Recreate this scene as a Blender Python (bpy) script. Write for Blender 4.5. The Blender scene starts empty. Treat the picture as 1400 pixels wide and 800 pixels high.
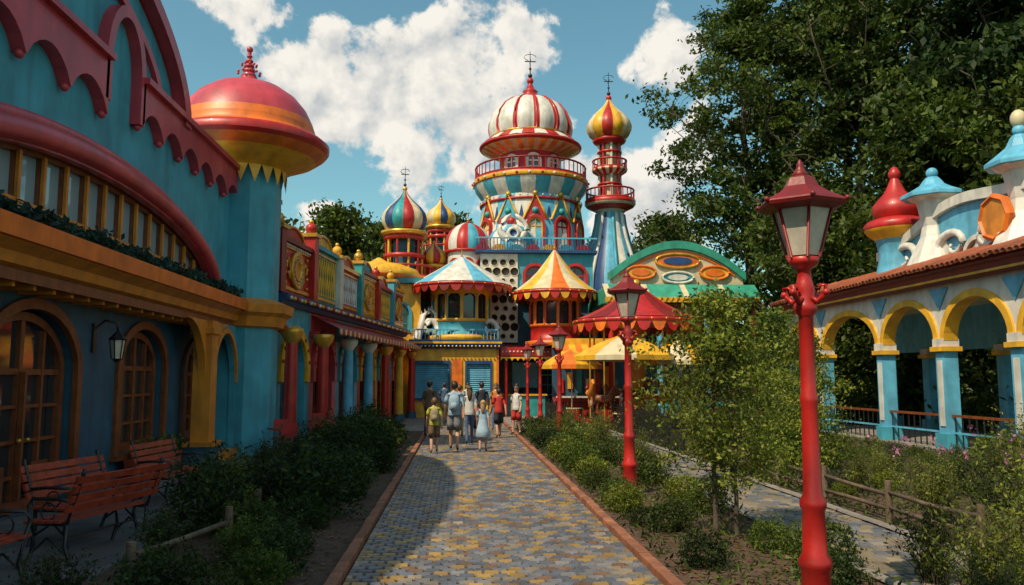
import bpy, math, random
import numpy as np
from mathutils import Vector, Matrix
R=random.Random(7); NR=np.random.RandomState(5)
rad=math.radians; pi=math.pi; sin=math.sin; cos=math.cos
scene=bpy.context.scene
col=scene.collection
scene.view_settings.view_transform='Standard'; scene.view_settings.look='None'; scene.view_settings.exposure=0

# ------------------------------------------------------------ materials
def nn(nt,t,**k):
    n=nt.nodes.new(t)
    for a,b in k.items(): setattr(n,a,b)
    return n
def mth(nt,op,a,b=None,clamp=False):
    n=nn(nt,'ShaderNodeMath',operation=op,use_clamp=clamp)
    for i,x in enumerate((a,b)):
        if x is None: continue
        if isinstance(x,(int,float)): n.inputs[i].default_value=x
        else: nt.links.new(x,n.inputs[i])
    return n.outputs[0]
def M(name,c,rough=.5,var=.3,scale=2.5,bump=.15,metal=0,dirt=.45,fine=45,coat=0,island=0):
    m=bpy.data.materials.new(name); m.use_nodes=True; nt=m.node_tree; L=nt.links
    p=nt.nodes['Principled BSDF']; g=nn(nt,'ShaderNodeNewGeometry')
    def noise(s,det=3,sc=None):
        n=nn(nt,'ShaderNodeTexNoise'); n.inputs['Scale'].default_value=s; n.inputs['Detail'].default_value=det
        v=g.outputs['Position']
        if sc:
            mp=nn(nt,'ShaderNodeMapping'); mp.inputs['Scale'].default_value=sc; L.new(v,mp.inputs['Vector']); v=mp.outputs[0]
        L.new(v,n.inputs['Vector']); return n.outputs['Fac']
    def mix(f,a,b,bt='MIX'):
        n=nn(nt,'ShaderNodeMix',data_type='RGBA',blend_type=bt)
        if isinstance(f,(int,float)): n.inputs[0].default_value=f
        else: L.new(f,n.inputs[0])
        for i,x in ((6,a),(7,b)):
            if isinstance(x,tuple): n.inputs[i].default_value=(x[0],x[1],x[2],1)
            else: L.new(x,n.inputs[i])
        return n.outputs[2]
    def ramp(f,a,b):
        n=nn(nt,'ShaderNodeMapRange'); L.new(f,n.inputs[0]); n.inputs[1].default_value=a; n.inputs[2].default_value=b; return n.outputs[0]
    lo=tuple(x*(1-var) for x in c); hi=tuple(min(1,x*(1+var*.45)) for x in c)
    a=mix(ramp(noise(scale),.32,.68),lo,hi)
    fn=noise(fine,2)
    a=mix(mth(nt,'MULTIPLY',ramp(fn,.3,.75),.35),a,tuple(x*(1-var*.7) for x in c))
    if dirt>0:
        d=mth(nt,'MULTIPLY',ramp(noise(1.6,5,(2.4,2.4,.35)),.48,.74),dirt)
        gc=tuple(x*.35+.015 for x in c)
        a=mix(d,a,gc)
    if island>0:
        i=mth(nt,'MULTIPLY',g.outputs['Random Per Island'],island)
        a=mix(i,a,tuple(x*.35 for x in c))
    L.new(a,p.inputs['Base Color'])
    L.new(mth(nt,'ADD',mth(nt,'MULTIPLY',fn,.3),rough-.15),p.inputs['Roughness'])
    p.inputs['Metallic'].default_value=metal
    if coat: p.inputs['Coat Weight'].default_value=coat
    if bump>0:
        b=nn(nt,'ShaderNodeBump'); b.inputs['Strength'].default_value=bump; b.inputs['Distance'].default_value=.02
        L.new(noise(scale*5,3),b.inputs['Height']); L.new(b.outputs[0],p.inputs['Normal'])
    return m
def leafmat(name,c1,c2,trans=.35):
    m=bpy.data.materials.new(name); m.use_nodes=True; nt=m.node_tree; L=nt.links
    p=nt.nodes['Principled BSDF']; out=nt.nodes['Material Output']; g=nn(nt,'ShaderNodeNewGeometry')
    r=nn(nt,'ShaderNodeMix',data_type='RGBA'); L.new(g.outputs['Random Per Island'],r.inputs[0])
    r.inputs[6].default_value=(*c1,1); r.inputs[7].default_value=(*c2,1)
    n=nn(nt,'ShaderNodeTexNoise'); n.inputs['Scale'].default_value=.7; n.inputs['Detail'].default_value=1; L.new(g.outputs['Position'],n.inputs['Vector'])
    mr=nn(nt,'ShaderNodeMapRange'); L.new(n.outputs['Fac'],mr.inputs[0]); mr.inputs[1].default_value=.35; mr.inputs[2].default_value=.65; mr.inputs[3].default_value=.5; mr.inputs[4].default_value=1.25
    s=nn(nt,'ShaderNodeVectorMath',operation='SCALE'); L.new(r.outputs[2],s.inputs[0]); L.new(mr.outputs[0],s.inputs['Scale'])
    L.new(s.outputs[0],p.inputs['Base Color']); p.inputs['Roughness'].default_value=.55; p.inputs['Specular IOR Level'].default_value=.3
    t=nn(nt,'ShaderNodeBsdfTranslucent'); L.new(s.outputs[0],t.inputs['Color'])
    x=nn(nt,'ShaderNodeMixShader'); x.inputs[0].default_value=trans; L.new(p.outputs[0],x.inputs[1]); L.new(t.outputs[0],x.inputs[2]); L.new(x.outputs[0],out.inputs['Surface'])
    return m
def glassmat(name,c,rough=.06,spec=.9):
    m=bpy.data.materials.new(name); m.use_nodes=True; nt=m.node_tree; p=nt.nodes['Principled BSDF']
    p.inputs['Base Color'].default_value=(*c,1); p.inputs['Roughness'].default_value=rough; p.inputs['Specular IOR Level'].default_value=spec
    n=nn(nt,'ShaderNodeTexNoise'); n.inputs['Scale'].default_value=1.2; b=nn(nt,'ShaderNodeBump'); b.inputs['Strength'].default_value=.08
    nt.links.new(n.outputs['Fac'],b.inputs['Height']); nt.links.new(b.outputs[0],p.inputs['Normal']); return m
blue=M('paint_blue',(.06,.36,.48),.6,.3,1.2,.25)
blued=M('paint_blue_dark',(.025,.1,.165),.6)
lblue=M('paint_light_blue',(.12,.44,.64),.5)
teal=M('paint_teal',(.03,.32,.33),.5)
navy=M('paint_navy',(.018,.065,.2),.45)
green=M('paint_green',(.04,.32,.22),.45)
pink=M('paint_pinkred',(.56,.055,.075),.42,.28,1.5,.15,coat=.15)
red=M('paint_red',(.47,.016,.011),.42,.32,3,.15,coat=.1)
dred=M('paint_dark_red',(.22,.01,.009),.45)
orange=M('paint_orange',(.78,.17,.015),.45)
ocher=M('paint_ochre',(.68,.24,.022),.5)
yellow=M('paint_yellow',(.82,.43,.025),.45)
gold=M('gold_leaf',(.78,.42,.06),.35,metal=.5)
white=M('paint_white',(.68,.65,.58),.45,.2,dirt=.5)
cream=M('paint_cream',(.66,.55,.34),.5,.2)
wood=M('wood_brown',(.23,.065,.02),.42,.4,6,.3)
slat=M('wood_red_slats',(.36,.05,.02),.5,.45,8,.4)
logm=M('wood_log',(.16,.11,.07),.8,.4,8,.5)
bark=M('bark',(.08,.06,.04),.9,.4,6,.6,dirt=0)
iron=M('iron_black',(.015,.015,.017),.4,bump=0,dirt=0)
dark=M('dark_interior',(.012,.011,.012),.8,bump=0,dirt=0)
stone=M('stone_grey',(.26,.235,.21),.8,.35,2,.4)
terr=M('terrace_paving',(.13,.13,.135),.75,.4,1.5,.5)
brickm=M('kerb_brick',(.36,.14,.075),.75,.35,5,.5,island=.6)
tile=M('roof_tile',(.46,.12,.045),.65,.35,4,.3,island=.6)
glass=glassmat('window_glass',(.02,.025,.03))
glassb=glassmat('window_glass_sky_tint',(.26,.37,.43),.04,1)  # pale sky reflection is put into the base colour of this glass
milk=M('frosted_glass',(.62,.56,.46),.25,.2,8,.02,dirt=.3)
pav=[M('paver_%d'%i,c,.42,.35,2.2,.7,dirt=.45,fine=60,island=.55) for i,c in enumerate([(.13,.15,.19),(.22,.22,.24),(.43,.27,.075),(.23,.13,.075),(.33,.27,.19)])]
# ------------------------------------------------------------ builder
def root(name,x=0,y=0,z=0):
    e=bpy.data.objects.new(name,None); e.empty_display_size=.2; e.location=(x,y,z); col.objects.link(e); return e
def fr(ox,oy,ux=1,uy=0,oz=0,s=1):
    l=math.hypot(ux,uy); ux/=l; uy/=l
    return Matrix(((ux*s,uy*s,0,ox),(uy*s,-ux*s,0,oy),(0,0,s,oz),(0,0,0,1)))
def rfr(cx,cy,r,ang,oz=0):
    a=rad(ang); return fr(cx+r*cos(a),cy+r*sin(a),-sin(a),cos(a),oz)
class B:
    def __init__(s,T=None): s.v=[];s.f=[];s.m=[];s.sm=[];s.mats=[];s.T=T or Matrix.Identity(4)
    def add(s,vs,fs,mat,smooth=False):
        o=len(s.v); T=s.T
        s.v+=[(T@Vector(p))[:] for p in vs]
        fm=callable(mat)
        for k,f in enumerate(fs):
            mm=mat(k) if fm else mat
            if mm not in s.mats: s.mats.append(mm)
            s.f.append(tuple(i+o for i in f)); s.m.append(s.mats.index(mm)); s.sm.append(smooth)
    def bx(s,x0,x1,y0,y1,z0,z1,mat):
        s.add([(x0,y0,z0),(x1,y0,z0),(x1,y1,z0),(x0,y1,z0),(x0,y0,z1),(x1,y0,z1),(x1,y1,z1),(x0,y1,z1)],
              [(0,3,2,1),(4,5,6,7),(0,1,5,4),(1,2,6,5),(2,3,7,6),(3,0,4,7)],mat)
    def prism(s,poly,y0,y1,mat):
        n=len(poly); s.add([(x,y1,z) for x,z in poly]+[(x,y0,z) for x,z in poly],
            [tuple(range(n)),tuple(range(2*n-1,n-1,-1))]+[(i,n+i,n+(i+1)%n,(i+1)%n) for i in range(n)],mat)
    def extx(s,poly,x0,x1,mat):
        n=len(poly); s.add([(x0,y,z) for y,z in poly]+[(x1,y,z) for y,z in poly],
            [tuple(range(n)),tuple(range(2*n-1,n-1,-1))]+[(i,n+i,n+(i+1)%n,(i+1)%n) for i in range(n)],mat)
    def lathe(s,cx,cy,prof,seg,mat,lobes=0,amp=0,smooth=True,rot=0,sy=1):
        vs=[]
        for r,z in prof:
            for i in range(seg):
                a=2*pi*i/seg+rot; k=1+(amp*abs(sin(lobes*(a-rot)/2)) if lobes else 0)
                vs.append((cx+r*k*cos(a),cy+r*k*sin(a)*sy,z))
        fs=[];ij=[]
        for j in range(len(prof)-1):
            for i in range(seg):
                fs.append((j*seg+i,j*seg+(i+1)%seg,(j+1)*seg+(i+1)%seg,(j+1)*seg+i)); ij.append((i,j))
        if callable(mat): s.add(vs,fs,lambda k:mat(*ij[k]),smooth)
        else: s.add(vs,fs,mat,smooth)
    def cyl(s,cx,cy,z0,z1,r,mat,seg=14,r2=None):
        r2=r if r2 is None else r2
        s.lathe(cx,cy,[(0,z0),(r,z0)],seg,mat,smooth=False); s.lathe(cx,cy,[(r,z0),(r2,z1)],seg,mat); s.lathe(cx,cy,[(r2,z1),(0,z1)],seg,mat,smooth=False)
    def ball(s,x,y,z,r,mat,seg=12,sz=1):
        s.lathe(x,y,[(max(.0001,r*sin(pi*i/8)),z-r*sz*cos(pi*i/8)) for i in range(9)],seg,mat)
    def tube(s,pts,r,mat,seg=7):
        pts=[Vector(p) for p in pts]; n=len(pts)
        if isinstance(r,(int,float)): r=[r]*n
        vs=[]
        for i,p in enumerate(pts):
            t=(pts[min(i+1,n-1)]-pts[max(i-1,0)]).normalized()
            up=Vector((0,0,1)) if abs(t.z)<.9 else Vector((1,0,0))
            a=t.cross(up).normalized(); b=t.cross(a)
            for k in range(seg):
                q=2*pi*k/seg; vs.append(tuple(p+(a*cos(q)+b*sin(q))*r[i]))
        fs=[(i*seg+k,i*seg+(k+1)%seg,(i+1)*seg+(k+1)%seg,(i+1)*seg+k) for i in range(n-1) for k in range(seg)]
        fs+=[tuple(range(seg)),tuple(range((n-1)*seg,n*seg))]
        s.add(vs,fs,mat,True)
    def ring(s,outer,inner,y0,y1,mat):
        for i in range(len(outer)-1): s.prism([outer[i],outer[i+1],inner[i+1],inner[i]],y0,y1,mat if not isinstance(mat,list) else mat[i%len(mat)])
    def arch(s,xc,hw,zsp,rise,t,y0,y1,mat,zs=None,n=18,t0=0):
        s.ring(ap(xc,hw+t,zsp,rise+t,n),ap(xc,hw+t0,zsp,rise+t0,n),y0,y1,mat)
        if zs is not None:
            m=mat[0] if isinstance(mat,list) else mat
            s.bx(xc-hw-t,xc-hw-t0,y0,y1,zs,zsp,m); s.bx(xc+hw+t0,xc+hw+t,y0,y1,zs,zsp,m)
    def wall(s,x0,x1,z0,z1,y0,y1,ops,mat,top=None):
        xs={x0,x1}
        for o in ops:
            for i in range(15): xs.add(o[0]-o[1]*cos(pi*i/14))
        if top:
            n=int((x1-x0)/.25); xs|={x0+(x1-x0)*i/n for i in range(n+1)}
        xs=sorted(x for x in xs if x0-1e-6<=x<=x1+1e-6); tf=top or (lambda x:z1)
        for a,b in zip(xs,xs[1:]):
            if b-a<1e-5: continue
            m=(a+b)/2; o=next((o for o in ops if abs(m-o[0])<o[1]),None)
            if o is None: s.prism([(a,z0),(b,z0),(b,tf(b)),(a,tf(a))],y0,y1,mat)
            else:
                h=lambda x:o[3]+o[4]*math.sqrt(max(0,1-((x-o[0])/o[1])**2))
                if o[2]>z0+.01: s.prism([(a,z0),(b,z0),(b,o[2]),(a,o[2])],y0,y1,mat)
                s.prism([(a,h(a)),(b,h(b)),(b,tf(b)),(a,tf(a))],y0,y1,mat)
    def awin(s,xc,hw,zs,zsp,rise,y,fm,gm,nv=2,nh=3,fw=.08):
        pts=ap(xc,hw,zsp,rise,18); s.add([(x,y,z) for x,z in pts]+[(xc-hw,y,zs),(xc+hw,y,zs)],[tuple(range(len(pts)+2))],gm)
        s.ring(pts,ap(xc,hw-fw,zsp,max(.01,rise-fw),18),y,y+.09,fm)
        s.bx(xc-hw,xc-hw+fw,y,y+.09,zs,zsp,fm); s.bx(xc+hw-fw,xc+hw,y,y+.09,zs,zsp,fm); s.bx(xc-hw,xc+hw,y,y+.11,zs,zs+fw*1.3,fm)
        for i in range(1,nv):
            x=xc-hw+2*hw*i/nv; t=zsp+rise*math.sqrt(max(0,1-((x-xc)/hw)**2)); w=fw*.5 if nv!=2 and i!=nv//2 else fw*.8
            s.bx(x-w/2,x+w/2,y,y+.07,zs,t-.01,fm)
        for j in range(1,nh+1):
            z=zs+(zsp-zs)*j/nh; w=.05 if j<nh else .09; s.bx(xc-hw,xc+hw,y,y+.063,z-w/2,z+w/2,fm)
    def scallop(s,x0,x1,zt,zb,n,drop,y0,y1,mat,ball=None):
        w=(x1-x0)/n
        for i in range(n):
            for k in range(8):
                a,b=k/8,(k+1)/8; f=lambda t:zb-drop*(1-sin(pi*t)**.7 if 0<t<1 else 1)
                s.prism([(x0+w*(i+a),zt),(x0+w*(i+b),zt),(x0+w*(i+b),f(b)),(x0+w*(i+a),f(a))],y0,y1,mat)
        if ball:
            for i in range(n+1): s.ball(x0+w*i,(y0+y1)/2,zb-drop,ball,mat,8)
    def rail(s,cx,cy,z,h,r,n,m1,m2,seg=32):
        for k in range(n):
            a=2*pi*k/n; s.cyl(cx+r*cos(a),cy+r*sin(a),z,z+h,.035,m1,5)
        for zz,t in ((z+h,.06),(z+.05,.05)): s.tube([(cx+r*cos(2*pi*i/seg),cy+r*sin(2*pi*i/seg),zz) for i in range(seg+1)],t,m2,6)
    def fin(s,name,parent=None,bevel=0):
        me=bpy.data.meshes.new(name); ox,oy,oz=parent.location if parent else (0,0,0)
        me.from_pydata([(x-ox,y-oy,z-oz) for x,y,z in s.v],[],s.f)
        for m in s.mats: me.materials.append(m)
        me.polygons.foreach_set('material_index',s.m); me.polygons.foreach_set('use_smooth',s.sm); me.update()
        o=bpy.data.objects.new(name,me); col.objects.link(o)
        if parent: o.parent=parent
        if bevel:
            md=o.modifiers.new('b','BEVEL'); md.width=bevel; md.segments=2; md.limit_method='ANGLE'; md.angle_limit=rad(40)
        return o
def ap(xc,hw,zsp,rise,n=18): return [(xc+hw*cos(pi*i/n),zsp+rise*sin(pi*i/n)) for i in range(n+1)]
ON=[(.62,0),(.86,.08),(.98,.2),(1,.3),(.93,.42),(.74,.55),(.48,.67),(.26,.78),(.13,.88),(.04,1)]
def onion(b,x,y,z,h,r,ms,n=12,amp=.05,prof=ON):
    b.lathe(x,y,[(p*r,z+q*h) for p,q in prof],n*4,lambda i,j:ms[(i//4)%len(ms)],lobes=n,amp=amp)
DM=[(.96,0),(1,.12),(1.0,.3),(.93,.5),(.78,.7),(.55,.86),(.3,.96),(.02,1)]
def finial(b,x,y,z,h,m,m2=None,vane=True):
    m2=m2 or m; b.ball(x,y,z+h*.08,h*.1,m); b.ball(x,y,z+h*.24,h*.065,m2); b.cyl(x,y,z,z+h,h*.022,m2,6,h*.008)
    b.ball(x,y,z+h*.45,h*.04,m2,8)
    if vane:
        b.bx(x-h*.16,x+h*.16,y-.015,y+.015,z+h*.66,z+h*.69,iron); b.bx(x-.015,x+.015,y-h*.16,y+h*.16,z+h*.66,z+h*.69,iron)
        b.tube([(x+h*.18*cos(a),y,z+h*.8+h*.1*sin(a)) for a in [k*pi/5 for k in range(8)]],.02,iron,5)
def leaves(name,P,size,mat,parent=None,asp=.5,link=True,up=.3):
    P=np.asarray(P,float); n=len(P); s=size*(.6+.8*NR.rand(n,1))
    a=NR.randn(n,3); a/=np.linalg.norm(a,axis=1,keepdims=True); nrm=NR.randn(n,3); nrm[:,2]+=up*3; b=np.cross(nrm,a); b/=np.linalg.norm(b,axis=1,keepdims=True)+1e-9
    c=np.cross(a,b)
    V=np.stack([P-a*s,P+b*s*asp+c*s*.12,P+a*s,P-b*s*asp+c*s*.12],1).reshape(-1,3)
    me=bpy.data.meshes.new(name); me.vertices.add(4*n); me.vertices.foreach_set('co',V.ravel())
    me.loops.add(4*n); me.loops.foreach_set('vertex_index',np.arange(4*n)); me.polygons.add(n); me.polygons.foreach_set('loop_start',np.arange(0,4*n,4)); me.polygons.foreach_set('loop_total',np.full(n,4))
    me.update(calc_edges=True); me.materials.append(mat)
    if not link: return me
    o=bpy.data.objects.new(name,me); col.objects.link(o)
    if parent: o.parent=parent
    return o
lf_dark=leafmat('leaves_dark',(.012,.032,.01),(.055,.09,.016)); lf_mid=leafmat('leaves_mid',(.03,.065,.01),(.12,.16,.022)); lf_lite=leafmat('leaves_light',(.07,.12,.01),(.27,.29,.035)); lf_blue=leafmat('garland_leaves',(.01,.05,.04),(.04,.1,.075)); lf_pink=leafmat('petals_pink',(.5,.12,.3),(.65,.3,.45)); lf_dry=leafmat('fallen_leaves_mat',(.2,.1,.03),(.4,.28,.06))

# ------------------------------------------------------------ world, sun, camera
EL,AZ=52,-133
sv=Vector((sin(rad(AZ))*cos(rad(EL)),cos(rad(AZ))*cos(rad(EL)),sin(rad(EL))))
w=bpy.data.worlds.new("World"); scene.world=w; w.use_nodes=True; nt=w.node_tree; L=nt.links; bg=nt.nodes['Background']
try: w.cycles.sampling_method='MANUAL'; w.cycles.sample_map_resolution=256
except Exception: pass
sky=nn(nt,'ShaderNodeTexSky',sky_type='NISHITA',sun_disc=False); sky.sun_elevation=rad(EL); sky.sun_rotation=rad(AZ%360); sky.ozone_density=2.0; sky.air_density=1.1
tc=nn(nt,'ShaderNodeTexCoord').outputs['Generated']
blobs=[(-.5,22,9,1),(-6,19,7,1),(-10.5,20,6,.9),(-1.5,15,8,.85),(3,17,7,.8),(-16,25.5,5.5,.95),(-8,9,5.5,.85),(13,12,8,.95),(14.5,23,4,.7),(5,24,5,.8),(-50,22,26,.85),(110,30,45,.85),(200,35,40,.8)]
def dens(vec,det):
    n=nn(nt,'ShaderNodeTexNoise'); n.inputs['Scale'].default_value=10.5; n.inputs['Detail'].default_value=det; n.inputs['Roughness'].default_value=.58; n.inputs['Distortion'].default_value=.1; L.new(vec,n.inputs['Vector'])
    tot=None
    for az,el,r,wt in blobs:
        c=(sin(rad(az))*cos(rad(el)),cos(rad(az))*cos(rad(el)),sin(rad(el)))
        d=nn(nt,'ShaderNodeVectorMath',operation='DISTANCE'); L.new(vec,d.inputs[0]); d.inputs[1].default_value=c
        mr=nn(nt,'ShaderNodeMapRange',interpolation_type='SMOOTHSTEP'); L.new(d.outputs['Value'],mr.inputs[0]); mr.inputs[1].default_value=0; mr.inputs[2].default_value=rad(r)*1.25; mr.inputs[3].default_value=wt; mr.inputs[4].default_value=0
        tot=mr.outputs[0] if tot is None else mth(nt,'MAXIMUM',tot,mth(nt,'ADD',mr.outputs[0],mth(nt,'MULTIPLY',tot,.25)))
    return n.outputs['Fac'],mth(nt,'SUBTRACT',mth(nt,'ADD',mth(nt,'MULTIPLY',n.outputs['Fac'],1.7),mth(nt,'MULTIPLY',tot,.46)),1.06)
n1,d1=dens(tc,9); off=nn(nt,'ShaderNodeVectorMath',operation='ADD'); L.new(tc,off.inputs[0]); off.inputs[1].default_value=(-.013,0,.02)
n2n=nn(nt,'ShaderNodeTexNoise'); n2n.inputs['Scale'].default_value=10.5; n2n.inputs['Detail'].default_value=5; n2n.inputs['Roughness'].default_value=.55; n2n.inputs['Distortion'].default_value=.1; L.new(off.outputs[0],n2n.inputs['Vector'])
al=nn(nt,'ShaderNodeMapRange',interpolation_type='SMOOTHSTEP'); L.new(d1,al.inputs[0]); al.inputs[1].default_value=0; al.inputs[2].default_value=.14
sh=mth(nt,'ADD',mth(nt,'MULTIPLY',mth(nt,'SUBTRACT',n1,n2n.outputs['Fac']),3.6),.72,True)
cc=nn(nt,'ShaderNodeMix',data_type='RGBA'); L.new(sh,cc.inputs[0]); cc.inputs[6].default_value=(3.2,3.7,4.1,1); cc.inputs[7].default_value=(7.9,7.5,6.8,1)
tn=nn(nt,'ShaderNodeMix',data_type='RGBA',blend_type='MULTIPLY'); tn.inputs[0].default_value=1; L.new(sky.outputs[0],tn.inputs[6]); tn.inputs[7].default_value=(.92,1.3,1.06,1)
mx=nn(nt,'ShaderNodeMix',data_type='RGBA'); L.new(al.outputs[0],mx.inputs[0]); L.new(tn.outputs[2],mx.inputs[6]); L.new(cc.outputs[2],mx.inputs[7]); L.new(mx.outputs[2],bg.inputs['Color']); bg.inputs['Strength'].default_value=.12
sl=bpy.data.lights.new('sun','SUN'); sl.energy=4.8; sl.angle=rad(.5); sl.color=(1,.83,.6); so=bpy.data.objects.new('sun',sl); so.rotation_euler=(-sv).to_track_quat('-Z','Y').to_euler(); so.location=(-30,-20,40); col.objects.link(so)
cam=bpy.data.cameras.new('camera'); cam.lens=28.3; cam.clip_end=3000; cam.clip_start=.05; co=bpy.data.objects.new('camera',cam); co.location=(0,0,2); co.rotation_euler=(rad(96.1),0,rad(-3.8)); col.objects.link(co); scene.camera=co

# ------------------------------------------------------------ ground
gm=M('ground_soil_grass',(.07,.085,.035),.95,.5,.8,.6,dirt=.4)
mulch=M('mulch',(.10,.058,.035),.95,.5,6,1.0,dirt=.3,fine=60)
b=B(); b.add([(-1500,-1500,0),(1500,-1500,0),(1500,1500,0),(-1500,1500,0)],[(0,1,2,3)],gm); b.fin('ground')
b=B(); b.bx(-3.6,-1.22,-2,31,-.1,.03,mulch); b.bx(2.1,4.2,-2,31,-.1,.03,mulch); b.bx(5.6,13.1,-2,31,-.1,.02,mulch); b.fin('garden_bed_soil')
b=B()
for i in range(5):
    for j in range(90): b.bx(-6.25+i*.53,-6.25+i*.53+.52,-2+j*.5,-2+j*.5+.49,-.05,.05+R.random()*.004,terr)
b.fin('terrace_pavement')
b=B(); b.bx(-12,20,31.0,75,-.1,.012,stone); b.fin('plaza_pavement')
b=B(); b.bx(-1.1,1.98,-3,44,-.1,.026,mulch)
def paver(b,x0,x1,y0,y1,z,m,c=.012):
    z+=R.uniform(-.004,.004); t=R.uniform(-.003,.003); u=R.uniform(-.003,.003)
    b.add([(x0,y0,z-.03),(x1,y0,z-.03),(x1,y1,z-.03),(x0,y1,z-.03),(x0+c,y0+c,z+t+u),(x1-c,y0+c,z+t-u),(x1-c,y1-c,z-t-u),(x0+c,y1-c,z-t+u)],[(4,5,6,7),(0,1,5,4),(1,2,6,5),(2,3,7,6),(3,0,4,7)],m)
y=-1.; row=0
while y<44:
    x=-1.1-(row%2)*.085
    while x<1.975:
        w_=.171; m=R.choices(pav,[34,26,17,10,13])[0]
        xa=max(x,-1.1)+.005; xb=min(x+w_,1.98)-.005
        if xb-xa>.03: paver(b,xa+R.uniform(0,.003),xb-R.uniform(0,.003),y+.005+R.uniform(0,.003),y+.124,.05,m)
        x+=w_
    y+=.13; row+=1
b.fin('brick_path')
b=B()
for side in (-1.23,1.985):
    y=-1
    while y<38:
        l=.235; z=.115+R.uniform(-.008,.008); x=side+R.uniform(-.006,.006); c=.012
        b.add([(x,y,-.02),(x+.12,y,-.02),(x+.12,y+l,-.02),(x,y+l,-.02),(x,y,z-c),(x+.12,y,z-c),(x+.12,y+l,z-c),(x,y+l,z-c),(x+c,y+c,z),(x+.12-c,y+c,z),(x+.12-c,y+l-c,z),(x+c,y+l-c,z)],
          [(0,1,5,4),(1,2,6,5),(2,3,7,6),(3,0,4,7),(4,5,9,8),(5,6,10,9),(6,7,11,10),(7,4,8,11),(8,9,10,11)],brickm); y+=l+.008
b.fin('path_kerb')
b=B(); b.bx(4.2,5.6,3,31,-.1,.03,stone); y=3; row=0
while y<31:
    x=4.2-(row%2)*.08
    while x<5.58:
        xa=max(4.2,x); xb=min(5.6,x+.16)
        if xb-xa>.04: paver(b,xa+.004,xb-.004,y,y+.15,.045,R.choices([pav[1],pav[4],pav[0]],[3,4,1])[0])
        x+=.165
    y+=.158; row+=1
for x in (4.08,5.6):
    for i in range(95): paver(b,x,x+.11,3+i*.295,3+i*.295+.28,.09,stone)
b.fin('garden_footpath')
b=B()
for k in range(4200):
    x=R.choice([R.uniform(2.15,4.05),R.uniform(2.15,4.05),R.uniform(-3.5,-1.3)]); y=3+R.random()**1.6*17; a=R.random()*pi; l=R.uniform(.015,.04); q=l*.35; z=.036+R.random()*.012
    dx,dy=cos(a),sin(a); b.add([(x-dx*l-dy*q,y-dy*l+dx*q,z),(x+dx*l-dy*q,y+dy*l+dx*q,z+R.random()*.01),(x+dx*l+dy*q,y+dy*l-dx*q,z),(x-dx*l+dy*q,y-dy*l-dx*q,z+R.random()*.012)],[(0,1,2,3)],R.choice([mulch,logm,wood]))
b.fin('mulch_chips')
leaves('fallen_leaves',[(R.choice([R.uniform(-1.1,1.95),1.95-abs(R.gauss(0,.25)),-1.08+abs(R.gauss(0,.25))]),R.uniform(4,26),.062) for _ in range(420)],.022,lf_dry,asp=.5,up=3)

# ------------------------------------------------------------ LEFT BLUE BUILDING
rt=root('blue_cafe_building',-8,12,0)
F=fr(-6.3,0,0,1)
b=B(F)
ops=[(8.0,1.3,.05,2.1,.95),(12.4,1.35,.05,2.1,.95),(16.6,1.15,.6,2.2,.8),(19.75,.7,.6,2.1,.7)]
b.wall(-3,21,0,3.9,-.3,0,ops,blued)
top=lambda x:7.25+(2.5*math.sqrt(max(0,1-((x-9.8)/7.1)**2)) if abs(x-9.8)<7.1 else 0)
b.wall(-3,21.3,3.95,7.25,-.1,.3,[(14,5.5,4.15,4.2,1.25)],blue,top)
b.bx(-3,21.2,-8,-1.6,0,7.0,blue); b.bx(-3,21.2,-1.6,-.1,6.6,7.0,blue); b.bx(20.9,21.25,-1.6,-.12,0,6.6,blue)
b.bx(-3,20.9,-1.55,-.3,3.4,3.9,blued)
b.fin('walls',rt)
b=B(F)
b.extx([(-.28,3.32),(.5,3.32),(.56,3.42),(.66,3.46),(.70,3.6),(.84,3.7),(.88,3.93),(.3,4.06),(-.28,4.06)],-3,20.9,ocher)
b.extx([(.883,3.72),(.93,3.72),(.95,3.98),(.883,3.98)],-3,20.9,orange)
b.extx([(.52,3.26),(.58,3.26),(.58,3.415),(.52,3.315)],-3,20.9,wood)
for i in range(44): b.bx(-2.7+i*.54,-2.62+i*.54,.0,.5,3.2,3.315,ocher)
b.fin('eave_cornice',rt)
b=B(F)
for o in ops:
    b.awin(o[0],o[1]-.06,o[2],o[3],o[4]-.06,-.22,wood,glass,4,4 if o[2]<.3 else 3,.13)
    b.arch(o[0],o[1]-.02,o[3],o[4]-.02,.16,-.02,.07,wood,o[2])
    if o[2]<.3:
        for q in (-.62,.0,.62): b.bx(o[0]+q-.25 if q else o[0]-.03,o[0]+q+.25 if q else o[0]+.03,-.14,-.1 if q else -.06,.25,.75 if q else 2.1,wood)
        b.ball(o[0]+.12,-.05,1.1,.035,gold,8); b.ball(o[0]-.12,-.05,1.1,.035,gold,8)
    if o[2]>.3: b.bx(o[0]-o[1]-.2,o[0]+o[1]+.2,-.02,.14,o[2]-.1,o[2],wood)
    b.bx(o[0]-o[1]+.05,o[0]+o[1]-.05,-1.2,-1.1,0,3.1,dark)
b.fin('doors_and_windows',rt)
b=B(F)
b.awin(14,5.42,4.2,4.2,1.2,.12,wood,glassb,16,1,.12)
for i in range(1,16):
    x=14-5.42+10.84*i/16; t=4.2+1.15*math.sqrt(1-((x-14)/5.42)**2); b.bx(x-.035,x+.035,.2,.25,4.2,t-.05,ocher)
b.bx(8.6,19.4,.2,.24,4.42,4.47,ocher)
b.fin('arched_upper_window',rt)
b=B(F)
for rr,yy in ((.17,.42),(.11,.3)):
    b.tube([(x,yy,z) for x,z in ap(14,5.75 if rr>.15 else 5.98,4.1,1.45 if rr>.15 else 1.68,40)],rr,pink,10)
b.ring(ap(14,5.9,4.1,1.6,40),ap(14,5.5,4.1,1.25,40),.28,.44,pink)
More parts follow.
